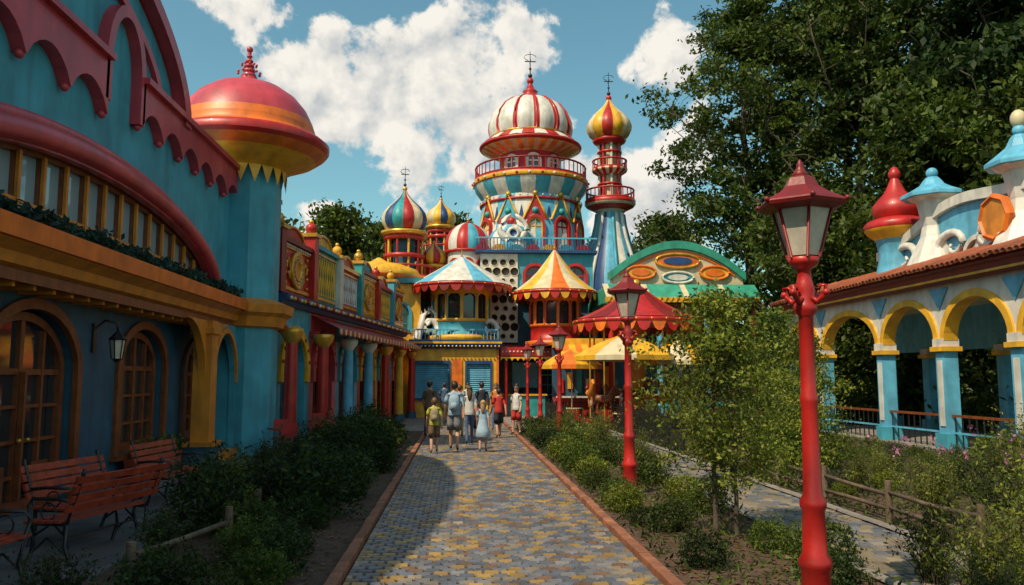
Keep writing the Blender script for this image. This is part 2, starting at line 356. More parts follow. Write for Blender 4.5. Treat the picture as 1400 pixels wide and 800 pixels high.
b.scallop(-3,13.3,7.3,6.75,13,.42,.3,.5,pink,.07); b.scallop(14.75,21.3,7.45,6.95,6,.38,.3,.5,pink,.07)
b.bx(-3,13.3,.3,.6,7.25,7.36,pink); b.bx(14.75,21.4,.3,.6,7.4,7.52,pink)
b.arch(14.02,.62,7.35,.95,.2,.3,.5,pink,6.6)
n=48; G=[(9.8+7.1*cos(pi*i/n),7.3+2.5*sin(pi*i/n)) for i in range(n+1)]; G2=[(9.8+7.45*cos(pi*i/n),7.3+2.78*sin(pi*i/n)) for i in range(n+1)]
b.ring(G2,G,-.25,.55,pink); b.ring([(9.8+6.2*cos(pi*i/n),7.36+1.85*sin(pi*i/n)) for i in range(n+1)],[(9.8+6.0*cos(pi*i/n),7.36+1.68*sin(pi*i/n)) for i in range(n+1)],.3,.4,pink)
b.fin('pink_trim',rt)
b=B(F)
b.bx(18.5,18.95,.38,.78,.5,3.3,ocher); b.bx(18.4,19.05,.3,.86,.05,.5,blued); b.bx(18.35,19.1,.25,.9,.5,.6,ocher); b.bx(18.4,19.05,.32,.84,3.0,3.12,ocher)
def qb(x,dr,R0=1.0):
    o=[]
    for k in range(11):
        a=pi/2*k/10; o.append((x+dr*R0*(1-cos(a))*1.25,3.3-R0*1.3*(1-sin(a))))
    for k in range(10): b.prism([(o[k][0],min(3.29,o[k][1]-.02)),(o[k+1][0],min(3.29,o[k+1][1]-.02)),(o[k+1][0],3.3),(o[k][0],3.3)],.5,.66,ocher)
qb(18.5,-1); qb(18.95,1)
b.wall(18.95,21.2,.05,3.32,.48,.62,[(20.1,.95,.06,1.9,1.2)],blue)
b.arch(20.1,.95,1.9,1.2,.12,.6,.68,ocher)
b.bx(18.6,21,.2,.75,.05,.25,ocher)
b.fin('porch_pillar',rt)
b=B(); o8=pi/8; tx,ty=-5.85,22
b.lathe(tx,ty,[(1.0,0),(1.0,3.3)],8,blue,smooth=False,rot=o8); b.lathe(tx,ty,[(.98,3.9),(.98,7.6)],8,blue,smooth=False,rot=o8)
b.lathe(tx,ty,[(1.0,3.3),(1.15,3.35),(1.25,3.6),(1.38,3.7),(1.42,3.93),(.95,4.1)],8,ocher,smooth=False,rot=o8)
b.fin('octagonal_tower',rt)
k_=1.1
b=B(); b.lathe(tx,ty,[(r*k_,z) for r,z in [(1.0,7.6),(1.25,7.75),(1.7,7.95),(1.95,8.15),(2.02,8.25)]],48,lambda i,j:yellow if j<2 else (orange if j<3 else red))
b.lathe(tx,ty,[(r*k_,z) for r,z in [(2.02,8.25),(2.03,8.38),(1.9,8.5),(1.72,8.56),(1.68,8.66),(1.66,8.8)]],48,lambda i,j:red if j<2 else (yellow if j<3 else orange))
b.lathe(tx,ty,[(r*k_,z) for r,z in [(1.66,8.8),(1.6,9.0),(1.45,9.35),(1.2,9.68),(.85,9.95),(.45,10.12),(.22,10.2),(.2,10.3)]],48,lambda i,j:orange if j<1 else pink)
for k in range(20):
    a=2*pi*k/20; a2=2*pi*(k+1)/20; am=(a+a2)/2; q=1.11
    b.add([(tx+q*cos(a),ty+q*sin(a),7.62),(tx+q*cos(a2),ty+q*sin(a2),7.62),(tx+q*cos(am),ty+q*sin(am),7.12)],[(0,1,2)],yellow)
for k in range(5): b.ball(tx,ty,10.34+k*.14,.2-k*.03,pink,12,.6)
b.cyl(tx,ty,10.2,11.1,.05,pink,6); b.ball(tx,ty,11.1,.09,pink)
for k in range(10):
    a=2*pi*k/10; b.ball(tx+.3*cos(a),ty+.3*sin(a),10.42,.04,pink,6); b.ball(tx+.2*cos(a),ty+.2*sin(a),10.65,.035,pink,6)
b.fin('dome',rt)
P=[]
for k in range(9000):
    y=R.uniform(2,21); P.append((-5.72+R.gauss(0,.1),y,4.14+R.gauss(0,.06)+.05*sin(y*4)))
g=leaves('leaf_garland',P,.06,lf_blue)
rt2=root('wall_lantern',-6.1,14.6,2.6); b=B(F); x0=14.35
b.bx(x0-.06,x0+.06,.0,.04,2.45,2.95,iron); b.tube([(x0,.02,2.85),(x0,.2,3.0),(x0,.4,2.95),(x0,.42,2.8)],.022,iron)
b.lathe(x0,.42,[(.02,2.82),(.15,2.68),(.14,2.66)],6,iron,smooth=False); b.lathe(x0,.42,[(.12,2.66),(.08,2.34)],6,milk,smooth=False); b.lathe(x0,.42,[(.09,2.34),(.03,2.28)],6,iron,smooth=False)
for k in range(6):
    a=pi*k/3; b.tube([(x0+.125*cos(a),.42+.125*sin(a),2.67),(x0+.085*cos(a),.42+.085*sin(a),2.33)],.01,iron,4)
b.fin('lantern',rt2)
rt2=root('window_planter',-6.1,16.6,.3); b=B(F); b.prism([(15.6,.22),(17.6,.22),(17.7,.5),(15.5,.5)],.16,.5,slat); b.fin('box',rt2)
leaves('plants',[(.2+R.gauss(0,.1),R.uniform(-1,1),.28+abs(R.gauss(0,.1))) for _ in range(900)],.05,lf_mid,rt2)

# ------------------------------------------------------------ LEFT RED ROW
rt=root('red_arcade_building',-5,32,0)
F=fr(-5.15,23.2,2.3,17.8); b=B(F)
bays=[(blue,yellow,red),(pink,pink,teal),(lblue,blue,red),(red,yellow,yellow),(yellow,blue,teal),(pink,orange,red)]
W=3.05
for k,(wm,am,pm) in enumerate(bays):
    x=k*W; b.wall(x,x+W,0,4.1,-.35,0,[(x+W/2,1.08,0,2.3,1.0)],wm); b.arch(x+W/2,1.08,2.3,1.0,.28,-.02,.1,am,1.9)
    for q in range(9):
        a=pi*(q+.5)/9; b.bx(x+W/2+1.22*cos(a)-.05,x+W/2+1.22*cos(a)+.05,.1,.13,2.3+1.14*sin(a)-.05,2.3+1.14*sin(a)+.05,red if am!=red else yellow)
    b.bx(x,x+W,-1.6,-1.5,0,4.1,blued if k%2 else dred)
    for q in range(-1,2): b.bx(x+W/2+q*.7-.04,x+W/2+q*.7+.04,-1.5,-1.45,0,2.5,wood)
    b.bx(x+.35,x+W-.35,-1.5,-1.46,1.0,2.4,glass); b.bx(x+.3,x+W-.3,-1.5,-1.44,2.4,2.5,am)
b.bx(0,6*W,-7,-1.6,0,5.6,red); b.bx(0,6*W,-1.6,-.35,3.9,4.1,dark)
b.fin('arcade_walls',rt)
b=B(F)
b.extx([(-.3,4.1),(.12,4.1),(.22,4.22),(.32,4.26),(.36,4.42),(-.3,4.46)],-.1,6*W,navy)
for i in range(60): b.ball(.1+i*.305,.37,4.3,.06,[white,yellow,red][i%3],6)
for k,(wm,am,pm) in enumerate(bays):
    x=k*W; h=1.55+.25*(k%2)
    b.bx(x+.22,x+W-.22,-.3,-.02,4.46,4.46+h,pm); b.bx(x+.3,x+W-.3,-.02,.03,4.6,4.7,gold); b.bx(x+.3,x+W-.3,-.02,.03,4.3+h,4.36+h,gold)
    b.bx(x+.12,x+W-.12,-.35,.1,4.46+h,4.6+h,[dred,blue,gold,dred,red,yellow][k])
    for s_ in (x,):
        b.bx(s_-.2,s_+.2,-.3,.16,4.46,4.75+h,[dred,red,white,teal,red,blue][k]); b.bx(s_-.26,s_+.26,-.34,.22,4.75+h,4.87+h,gold); b.ball(s_,-.05,5.05+h,.18,[gold,red,yellow][k%3]); b.ball(s_,-.05,5.27+h,.08,gold)
    if k in(1,2,4):
        for q in range(9):
            xx=x+.45+q*.26
            b.tube([(xx,.02,4.75),(xx+.3 if xx+.3<x+W-.3 else xx,.02,4.25+h)],.025,yellow if k!=2 else white,5); b.tube([(xx+.3 if xx+.3<x+W-.3 else xx,.03,4.75),(xx,.03,4.25+h)],.025,yellow if k!=2 else white,5)
    else:
        xc=x+W/2; zc=4.46+h/2+.02
        b.T=F@Matrix.Translation((xc,.02,zc))@Matrix.Rotation(-pi/2,4,'X')
        b.lathe(0,0,[(.56,-.02),(.58,.06),(.5,.1),(.46,.04),(.0,.04)],32,lambda i,j:gold if j<3 else ocher); b.lathe(0,0,[(.3,.04),(.32,.08),(.28,.08),(.26,.04)],24,gold)
        for q in range(16):
            a=2*pi*q/16; b.ball(.39*cos(a),.39*sin(a),.05,.03,white,6)
        b.T=F
        for sx in (-1,1):
            b.tube([(xc+sx*(.75+.16*cos(a*.8)),.03,zc+.3*sin(a)) for a in [t*.4 for t in range(16)]],.03,gold,5)
            for q in range(4): b.ball(xc+sx*(.98),.02,zc-.45+q*.3,.05,gold,6)
        for q in range(14): b.ball(x+.35+q*(W-.7)/13,.04,4.36+h+.02,.04,white,5)
for k in range(6):
    xc=k*W+W/2; z=6.15+.25*(k%2)
    b.prism([(xc+.9*cos(pi*i/12),z+.42*sin(pi*i/12)) for i in range(13)],-.3,-.1,[red,yellow,red,blue,pink,teal][k]); b.tube([(xc+.92*cos(pi*i/12),-.08,z+.44*sin(pi*i/12)) for i in range(13)],.05,gold,6)
b.fin('parapet',rt)
b=B(F)
for k in range(7):
    x=k*W; m=[red,red,lblue,lblue,red,yellow,red][k]
    b.cyl(x,.45,.35,3.1,.19,m,16,.16); b.cyl(x,.45,0,.35,.27,blued,16,.24); b.lathe(x,.45,[(.16,3.0),(.3,3.2),(.33,3.3),(.33,3.4),(.05,3.4)],16,gold if m!=lblue else white); b.bx(x-.12,x+.12,-.02,.3,3.3,3.5,m)
b.fin('columns',rt)
b=B(F)
for i in range(52):
    x=W+.1+i*.29; b.add([(x,-.02,4.05),(x+.29,-.02,4.05),(x+.29,.95,3.6),(x,.95,3.6)],[(0,1,2,3)],red if i%2 else dred); b.prism([(x,3.6),(x+.29,3.6),(x+.26,3.46),(x+.145,3.4),(x+.03,3.46)],.93,.96,red if i%2 else cream)
b.fin('awning',rt)
rt=root('yellow_theatre_building',-5,46,0); b=B(fr(-6.2,42.5,1,.12))
b.wall(0,4.2,0,7,-.3,0,[(1.1,.6,4.4,5.4,.6),(3.0,.6,4.4,5.4,.6)],yellow); b.bx(0,4.2,-7,-.6,0,7,yellow)
for xx in (1.1,3.0): b.awin(xx,.6,4.4,5.4,.6,-.2,teal,glass,2,2); b.arch(xx,.6,5.4,.6,.14,0,.08,blue,4.4)
b.awin(2.1,.9,0,2.1,.9,.02,red,glass,4,3); b.arch(2.1,.9,2.1,.9,.2,0,.16,red,0)
b.extx([(-.3,7),(.3,7.05),(.4,7.3),(-.3,7.3)],-.2,4.4,blue); b.extx([(-.1,3.6),(.5,3.5),(.5,3.7),(-.1,3.9)],-.1,4.3,red)
b.scallop(-.1,4.3,3.5,3.4,12,.15,.47,.5,yellow)
b.lathe(2.0,-1.5,[(2.2,7.3),(2.4,7.5),(2.1,7.9),(1.3,8.2),(.5,8.35),(.1,8.6)],32,lambda i,j:orange if j<1 else yellow)
b.fin('facade',rt)

# ------------------------------------------------------------ CASTLE
rt=root('fairytale_castle',4.5,50,0)
X,Y=4.5,50
b=B()
b.lathe(X,Y,[(3.6,0),(3.55,8.6),(3.35,10),(3.1,12.6),(3.05,13.1)],64,lambda i,j:(white if j>=1 else blue) if (i//4)%2 else (lblue if j>=1 else white))
for z,r in ((8.7,3.6),(9.05,3.55),(12.75,3.16)):
    b.tube([(X+r*cos(2*pi*i/40),Y+r*sin(2*pi*i/40),z) for i in range(41)],.08,red,6)
    for k in range(44):
        a=2*pi*k/44; b.ball(X+(r+.07)*cos(a),Y+(r+.07)*sin(a),z+.15,.06,[white,yellow][k%2],5)
b.fin('main_drum',rt)
b=B()
for j,(ang) in enumerate((-150,-120,-90,-60,-30)):
    b.T=rfr(X,Y,3.12,ang)
    b.awin(0,.42,9.2,11,.5,.1,red if j%2 else yellow,glass,2,3,.07); b.arch(0,.42,11,.5,.16,.0,.28,red,9.2)
    b.prism([(-.75,11.4),(.75,11.4),(.42,12.1),(0,12.95),(-.42,12.1)],-.25,.06,red if j%2==0 else blue); b.tube([(-.75,.1,11.4),(-.42,.1,12.1),(0,.1,12.95),(.42,.1,12.1),(.75,.1,11.4)],.07,yellow,6); b.ball(0,.05,13.0,.16,gold); b.ball(0,.09,11.95,.2,teal)
    b.T=rfr(X,Y,3.1,ang+15); b.prism([(-.14,9),(.14,9),(.14,11.7),(0,12.3),(-.14,11.7)],-.1,.1,navy); b.prism([(-.3,8.8),(.3,8.8),(.22,9),(-.22,9)],-.1,.25,gold)
b.T=Matrix.Identity(4); b.fin('dormer_windows',rt)
b=B(); b.lathe(X,Y,[(3.05,13.05),(3.2,13.3),(3.5,13.7),(3.58,14.0)],48,lambda i,j:white if (i//2)%2 else blue); b.lathe(X,Y,[(3.58,14),(3.65,14.05),(3.65,14.3),(3.6,14.4),(2,14.45)],48,lambda i,j:red if j!=1 else yellow)
b.rail(X,Y,14.42,.75,3.5,54,red,dred)
for k in range(30):
    a=2*pi*k/30; b.ball(X+3.67*cos(a),Y+3.67*sin(a),14.17,.09,red if k%2 else white,6)
b.lathe(X,Y,[(1.95,14.4),(1.95,16.0),(2.2,16.05),(2.6,16.2),(3.1,16.4),(3.2,16.55),(3.1,16.7)],48,lambda i,j:pink if j<1 else ((gold if i%2 else cream) if j<4 else red))
b.lathe(X,Y,[(3.1,16.7),(2.75,17.0),(2.5,17.15),(2.48,17.25)],72,lambda i,j:red if (i//3)%2 else white,lobes=24,amp=.02)
b.tube([(X+3.18*cos(2*pi*i/40),Y+3.18*sin(2*pi*i/40),16.55) for i in range(41)],.1,red,6)
b.tube([(X+2.5*cos(2*pi*i/40),Y+2.5*sin(2*pi*i/40),17.2) for i in range(41)],.09,gold,6)
for ang in (-130,-90,-50):
    b.T=rfr(X,Y,1.93,ang); b.awin(0,.38,14.6,15.3,.38,.06,white,glass,2,2,.07); b.arch(0,.38,15.3,.38,.12,.0,.16,white,14.55)
b.T=Matrix.Identity(4); b.fin('balcony_and_brim',rt)
b=B()
b.lathe(X,Y,[(2.45,17.2),(2.58,17.6),(2.55,18.1),(2.35,18.7),(1.95,19.25),(1.4,19.65),(.85,19.85),(.5,19.9)],96,lambda i,j:red if (i%8)<2 else white,lobes=12,amp=.06)
for k in range(12):
    a=2*pi*(k+.125)/12; b.tube([(X+r*1.03*cos(a),Y+r*1.03*sin(a),z) for r,z in [(2.45,17.2),(2.58,17.6),(2.55,18.1),(2.35,18.7),(1.95,19.25),(1.4,19.65),(.7,19.9)]],.07,red,5)
b.lathe(X,Y,[(.75,19.85),(.8,19.95),(.6,20.05),(.4,20.25),(.5,20.35),(.3,20.5),(.12,20.9),(.05,21.2)],20,red)
finial(b,X,Y,20.9,2.2,red,iron); b.fin('striped_dome',rt)
b=B(fr(-2.4,42.0))
b.wall(0,4.5,0,3.55,-.3,0,[(1.05,.85,1.0,2.75,.01),(3.45,.6,1.0,2.75,.01)],yellow); b.bx(0,4.5,-5,-.5,0,3.55,yellow)
b.bx(0,.12,.0,.05,0,3.55,orange); b.bx(4.38,4.5,.0,.05,0,3.55,orange); b.bx(2.1,2.6,0,.06,0,3.0,orange)
for xc,hw in ((1.05,.85),(3.45,.6)):
    b.bx(xc-hw-.1,xc+hw+.1,.0,.08,2.76,2.92,navy); b.bx(xc-hw-.1,xc+hw+.1,.0,.14,.88,1.0,navy); b.bx(xc-hw-.1,xc-hw,.0,.08,1,2.76,navy); b.bx(xc+hw,xc+hw+.1,.0,.08,1,2.76,navy)
    for q in range(16): b.add([(xc-hw,-.05,1.02+q*.108),(xc+hw,-.05,1.02+q*.108),(xc+hw,-.12,1.12+q*.108),(xc-hw,-.12,1.12+q*.108)],[(0,1,2,3)],lblue)
    b.bx(xc-hw,xc+hw,-.25,-.2,1,2.75,blued)
b.extx([(-.4,3.55),(.15,3.55),(.35,3.75),(.35,4.0),(-.4,4.05)],-.15,4.65,navy); b.extx([(.352,3.8),(.38,3.8),(.38,3.9),(.352,3.9)],-.15,4.65,yellow)
for i in range(24): b.ball(-.1+i*.2,.37,3.66,.05,[white,yellow][i%2],6)
b.fin('yellow_base',rt)
b=B(fr(0,45.2))
b.wall(-3,9,0,6.4,-.4,0,[(3.1,.5,0,2.3,.6),(5.6,1.2,0,2.2,1.0),(7.9,.7,0,2.2,.7)],blued)
b.wall(1.2,3.3,6.4,9.0,-.6,.32,[],white); b.bx(1.2,3.3,.02,.32,4.0,6.4,white)
for j in range(9):
    for i in range(4):
        xx=1.5+i*.5+(.12 if j%2 else -.02); zz=4.35+j*.52; r_=.13+.05*((i*3+j*5)%3)
        b.T=fr(0,45.2)@Matrix.Translation((xx,.32,zz))@Matrix.Rotation(-pi/2,4,'X'); b.lathe(0,0,[(r_+.035,.0),(r_+.03,.03),(r_,.03),(r_,-.0),(0,.005)],14,lambda i,j:cream if j<3 else dark); b.T=fr(0,45.2)
b.wall(3.3,7.6,6.4,9.2,-.6,.2,[(4.3,.55,6.9,7.8,.55),(6.6,.55,6.9,7.8,.55)],blue)
for xx in(4.3,6.6): b.awin(xx,.55,6.9,7.8,.55,0,red,glass,2,2); b.arch(xx,.55,7.8,.55,.16,.2,.3,red,6.9)
b.bx(3.31,7.59,.2,.35,6.35,6.6,red)
b.extx([(0,9.0),(.6,9.05),(.6,9.2),(0,9.25)],.9,7.8,navy)
for i in range(36): b.cyl(1.0+i*.19,.5,9.2,9.85,.025,navy,5)
b.bx(.9,7.8,.46,.54,9.85,9.93,lblue)
for k in range(7): b.prism([(1.3+k*.95+.42*cos(pi*i/8),9.26+.3*sin(pi*i/8)) for i in range(9)],.36,.4,[red,yellow,blue][k%3])
b.extx([(.0,3.35),(3.0,3.1),(3.1,3.2),(3.1,3.6),(0,3.9)],2.2,8.2,red); b.scallop(2.2,8.2,3.12,3.05,20,.14,3.105,3.14,yellow)
for i in range(30): b.ball(2.3+i*.2,3.12,3.4,.05,white,6)
for x in (2.5,5.3,8): b.cyl(x,2.8,0,3.1,.1,red,10)
b.bx(2.4,4.6,1.0,2.4,0,1.1,teal); b.bx(2.35,4.7,.95,2.5,1.1,1.18,yellow); b.bx(6.0,7.8,.8,2.2,0,1.1,blue); b.bx(5.9,7.9,.75,2.3,1.1,1.18,white)
b.bx(3.0,4.4,.3,.4,1.5,2.9,lblue); b.bx(6.2,7.6,.3,.4,1.4,2.9,yellow); b.awin(5.6,1.15,0,2.2,1.0,-.2,teal,glass,4,4)
for k in range(5):
    x=7.4+k*.55; b.tube([(x,.8,3.7),(x+.15,.9,4.6),(x+.55,1.0,5.5),(x+1.0,1.1,6.1)],[.14,.13,.1,.05],[yellow,navy][k%2],6)
b.bx(6.9,9.8,-.3,.9,3.65,4.2,navy); b.bx(7.0,9.7,.9,.95,3.75,3.85,yellow)
b.fin('mid_walls',rt)
b=B(fr(0,43))
for s_,x in ((1,-1.6),(-1,-1.3),(1,1.6)):
    b.tube([(x+s_*(.55-.06*t)*cos(t*.55)*.9,.2,4.6+(.55-.045*t)*sin(t*.55)*1.1) for t in range(16)],[.16-.007*t for t in range(16)],white,8)
b.tube([(-2.2,.2,4.1),(-2.0,.2,4.6),(-1.9,.2,5.3),(-1.5,.2,5.7),(-1.2,.2,5.4),(-1.25,.2,5.0)],[.22,.2,.16,.14,.11,.05],white,8)
for k in range(5): b.prism([(-2.0+k*.18,5.2+k*.1),(-1.85+k*.18,5.25+k*.1),(-1.98+k*.18,5.6+k*.1)],.15,.25,white)
for i in range(24): b.cyl(-2.3+i*.19,.9,4.0,4.5,.03,lblue,5)
b.bx(-2.4,2.1,.86,.94,4.5,4.58,lblue); b.fin('white_scroll_ornament',rt)
def canopy(b,x,y,zb,zt,r,prof,ms,n,fr_m,fh=.35):
    b.lathe(x,y,[(p*r,zb+q*(zt-zb)) for p,q in prof],n*4,lambda i,j:ms[(i//4)%len(ms)],lobes=n,amp=.025)
    b.lathe(x,y,[(r*.99,zb),(r*1.04,zb-.05),(r*1.04,zb-.18),(r*.9,zb-.2),(.1,zb-.1)],n*2,fr_m[0])
    for k in range(n*2):
        a=2*pi*k/(n*2); a2=2*pi*(k+1)/(n*2); q=r*1.03; P_=[(q*cos(a+(a2-a)*t),q*sin(a+(a2-a)*t),zb-.18-fh*sin(pi*t)**.6 if 0<t<1 else zb-.18) for t in (0,.2,.4,.6,.8,1)]
        b.add([(x+p[0],y+p[1],p[2]) for p in P_],[tuple(range(6))],fr_m[k%len(fr_m)])
        b.ball(x+q*cos(a),y+q*sin(a),zb-.1,.05,gold,6)
BELL=[(1,0),(.8,.14),(.6,.3),(.42,.48),(.28,.66),(.16,.82),(.08,.93),(.03,1)]
LOW=[(1,0),(.82,.2),(.62,.4),(.42,.6),(.22,.82),(.04,1)]
def kiosk(name,x,y,z0,zb,zt,r,rb,prof,ms,fm,wm,post):
    rt=root(name,x,y,z0); b=B(); canopy(b,x,y,zb,zt,r,prof,ms,14,fm); finial(b,x,y,zt-.05,.8,red,gold,False); b.fin('canopy',rt)
    b=B(); b.lathe(x,y,[(rb+.25,z0),(rb+.3,z0+.1),(rb+.3,z0+.25),(rb,z0+.3),(rb,z0+1.0),(rb+.08,z0+1.05),(rb+.08,z0+1.15),(rb-.1,z0+1.15)],24,lambda i,j:wm if j in(3,) else post)
    b.lathe(x,y,[(rb-.12,z0+1.1),(rb-.12,zb-.2)],12,glass,smooth=False); b.lathe(x,y,[(rb+.05,zb-.55),(rb+.15,zb-.45),(rb+.15,zb-.18)],24,post)
    for k in range(12):
        a=2*pi*k/12; b.cyl(x+rb*cos(a),y+rb*sin(a),z0+1.1,zb-.2,.09,post if k%2 else wm,8); b.T=rfr(x,y,rb-.02,math.degrees(a)+15); b.arch(0,rb*.22,zb-.8,.3,.12,-.05,.05,post,z0+1.1,10); b.T=Matrix.Identity(4)
    b.fin('body',rt); return rt
kiosk('striped_canopy_kiosk',.15,43.6,4.0,7.0,8.6,2.65,1.55,LOW,[white,white,lblue],[red,dred],blue,yellow)
kiosk('striped_canopy_kiosk',5.15,42.8,3.7,6.6,8.9,2.25,1.3,BELL,[yellow,cream,orange,cream],[red,yellow],red,orange)
rt2=root('red_blue_dome',.5,46.5,8); b=B(); b.cyl(.5,46.5,4,9.3,1.15,white,24); b.tube([(.5+1.25*cos(a*pi/16),46.5+1.25*sin(a*pi/16),9.3) for a in range(33)],.1,red,6)
onion(b,.5,46.5,9.3,1.75,1.3,[red,blue,red,white],12,.06,DM); finial(b,.5,46.5,11,1.0,red,gold,False)
for ang in(-130,-90,-50): b.T=rfr(.5,46.5,1.13,ang); b.arch(0,.25,8.5,.25,.1,0,.1,red,7.9); b.prism([(-.25,7.9),(.25,7.9),(.25,8.5),(.0,8.75),(-.25,8.5)],-.02,.03,glass)
b.T=Matrix.Identity(4); b.fin('dome',rt2)
rt2=root('blue_star_dome',3,47,8); b=B(); onion(b,3.1,47,9.2,1.9,1.5,[lblue,white,blue,white],12,.05,DM); b.cyl(3.1,47,8,9.2,1.45,white,24); b.ball(3.1,47,11.3,.25,red)
for q in (-1,1): b.tube([(3.1+q*.3+q*.5*sin(t*.5),45.6,9.9+t*.22) for t in range(8)],[.2,.22,.2,.16,.12,.12,.14,.05],white,8)
for k in range(10):
    b.T=Matrix.Translation((3.1,45.55,10.3)); a=2*pi*k/10; b.prism([(.25*cos(a),.25*sin(a)),(.25*cos(a+.6),.25*sin(a+.6)),(.6*cos(a+.3),.6*sin(a+.3))],0,.1,cream); b.T=Matrix.Identity(4)
b.T=Matrix.Translation((3.1,45.5,10.3))@Matrix.Rotation(pi/2,4,'X'); b.lathe(0,0,[(.4,0),(.36,.12),(.2,.12),(.18,.05),(0,.05)],20,lambda i,j:white if j<2 else navy); b.T=Matrix.Identity(4)
b.fin('dome',rt2)
rt=root('slender_minaret_tower',9.6,50,0); X,Y=9.6,50; b=B()
b.lathe(X,Y,[(2.2,0),(2.1,6.5),(1.85,8.4),(1.45,9.6),(1.1,10.7),(.88,11.7),(.8,12.4)],32,lambda i,j:white if (i//2)%4==0 else (lblue if (i//2)%2 else navy),lobes=8,amp=.1)
for k in range(8):
    a=2*pi*k/8; b.tube([(X+r*1.08*cos(a),Y+r*1.08*sin(a),z) for r,z in [(2.2,5),(1.85,8.4),(1.45,9.6),(1.1,10.7),(.88,11.7),(.8,12.4)]],.12,white if k%2 else blue,6)
b.fin('flared_base',rt); b=B()
b.lathe(X,Y,[(.8,12.4),(1.0,12.6),(1.5,12.85),(1.62,13.0),(1.62,13.25),(.7,13.3)],32,lambda i,j:[white,red,cream,red,red][j]); b.rail(X,Y,13.25,.65,1.52,26,red,red)
b.cyl(X,Y,13.2,17.2,.5,cream,12)
for k in range(8):
    a=2*pi*k/8; b.cyl(X+.68*cos(a),Y+.68*sin(a),13.2,17.1,.09,red if k%2 else white,8)
for z in (14.2,15.0,16.3): b.lathe(X,Y,[(.7,z),(.8,z+.05),(.8,z+.15),(.7,z+.2)],20,white if z==15.0 else red)
b.lathe(X,Y,[(.72,14.9),(1.1,15.15),(1.15,15.3),(.7,15.32)],28,lambda i,j:cream if i%2 else red); b.rail(X,Y,15.3,.55,1.08,20,red,red)
b.lathe(X,Y,[(.7,16.9),(1.0,17.05),(1.1,17.2),(1.0,17.3)],28,red)
onion(b,X,Y,17.25,2.9,1.38,[red,yellow,cream,yellow],12,.06); finial(b,X,Y,19.9,1.9,red,iron)
b.fin('shaft_and_onion_dome',rt)
def otower(name,X,Y,r,ztop,ho,ms,body,zr):
    rt=root(name,X,Y,0); b=B()
    b.lathe(X,Y,[(r*.95,0),(r*.95,zr-1.2),(r*1.2,zr-1),(r*1.5,zr-.7),(r*1.55,zr-.55),(r*.8,zr-.3)],32,lambda i,j:[body,yellow,yellow,orange,orange][j])
    b.rail(X,Y,zr-.5,.6,r*1.3,18,body,red); b.cyl(X,Y,zr-.4,ztop,r*.5,blued,12)
    for k in range(10):
        a=2*pi*k/10; b.cyl(X+r*.82*cos(a),Y+r*.82*sin(a),zr-.4,ztop,.07,red if k%2 else yellow,6)
    for z in (zr+.6,ztop-.35): b.lathe(X,Y,[(r*.86,z),(r*.95,z+.06),(r*.95,z+.2),(r*.86,z+.25)],20,red)
    b.lathe(X,Y,[(r*.8,ztop-.1),(r*1.08,ztop),(r*1.08,ztop+.15),(r*.7,ztop+.2)],28,gold)
    b.fin('tower_body',rt); b=B(); onion(b,X,Y,ztop+.15,ho,r,ms,12,.07); finial(b,X,Y,ztop+ho,ho*.55,gold,iron); b.fin('onion_dome',rt)
otower('onion_dome_tower',-3.15,46,1.25,10.2,2.6,[teal,red,cream,navy],red,8.2)
otower('onion_dome_tower',-1.2,52,.95,11.7,1.9,[yellow,navy,yellow,cream],cream,10.4)
otower('onion_dome_tower',-1.5,47.5,.85,8.5,1.5,[yellow,red],orange,7.3)
rt2=root('yellow_saucer_roof',-4.1,44.8,0); b=B(); b.lathe(-4.1,44.8,[(.3,5.9),(1.2,6.5),(1.7,6.9),(1.75,7.05),(1.5,7.35),(.9,7.6),(.3,7.75)],32,lambda i,j:[orange,orange,red,red,yellow,yellow][j]); b.cyl(-4.1,44.8,0,6.3,.7,pink,16); b.ball(-4.1,44.8,7.9,.25,red); b.fin('roof',rt2)

# ------------------------------------------------------------ green roof pavilion
rt=root('green_roof_pavilion',11.1,42,0); F=fr(11.1,40); b=B(F)
tp=lambda x:7.1+1.6*max(0,cos(x/3.45*pi/2))**.9
b.wall(-3.4,3.4,6.5,7,-.4,0,[],cream,tp)
o=[(-3.5+7*i/40,tp(-3.5+7*i/40)+.28) for i in range(41)]; ii=[(p[0],p[1]-.4) for p in o]; b.ring(o,ii,-.55,.18,green)
o2=[(p[0],p[1]-.5) for p in o]; i2=[(p[0],p[1]-.62) for p in o]; b.ring(o2[3:-3],i2[3:-3],-.1,.06,orange)
for xc,zc,rx,rz,m1,m2 in((0,7.95,1.15,.36,orange,gold),(-1.9,7.35,.75,.33,yellow,orange),(1.9,7.35,.75,.33,yellow,orange),(0,7.1,.8,.28,teal,white)):
    b.prism([(xc+rx*cos(2*pi*i/28),zc+rz*sin(2*pi*i/28)) for i in range(28)],-.1,.1,m1); b.tube([(xc+rx*cos(2*pi*i/28),.1,zc+rz*sin(2*pi*i/28)) for i in range(29)],.07,m2,6); b.prism([(xc+rx*.65*cos(2*pi*i/28),zc+rz*.55*sin(2*pi*i/28)) for i in range(28)],.1,.14,m2 if m1!=orange else navy)
for k in range(28):
    x=-3.9+k*.28; b.add([(x,.1,6.75),(x+.28,.1,6.75),(x+.3,1.1,6.0),(x+.02,1.1,6.0)],[(0,1,2,3)],green if k%7 else cream); b.prism([(x,6.0),(x+.28,6.0),(x+.14,5.75)],1.08,1.12,yellow)
b.bx(-3.9,3.9,.9,1.06,5.75,6.0,yellow); b.bx(-3.8,3.8,-5,-.4,5.8,6.6,green)
for x in (-3.6,-1.2,1.2,3.6): b.cyl(x,.9,0,5.8,.16,red if abs(x)>2 else lblue,12); b.cyl(x,-4,0,5.8,.16,lblue,12)
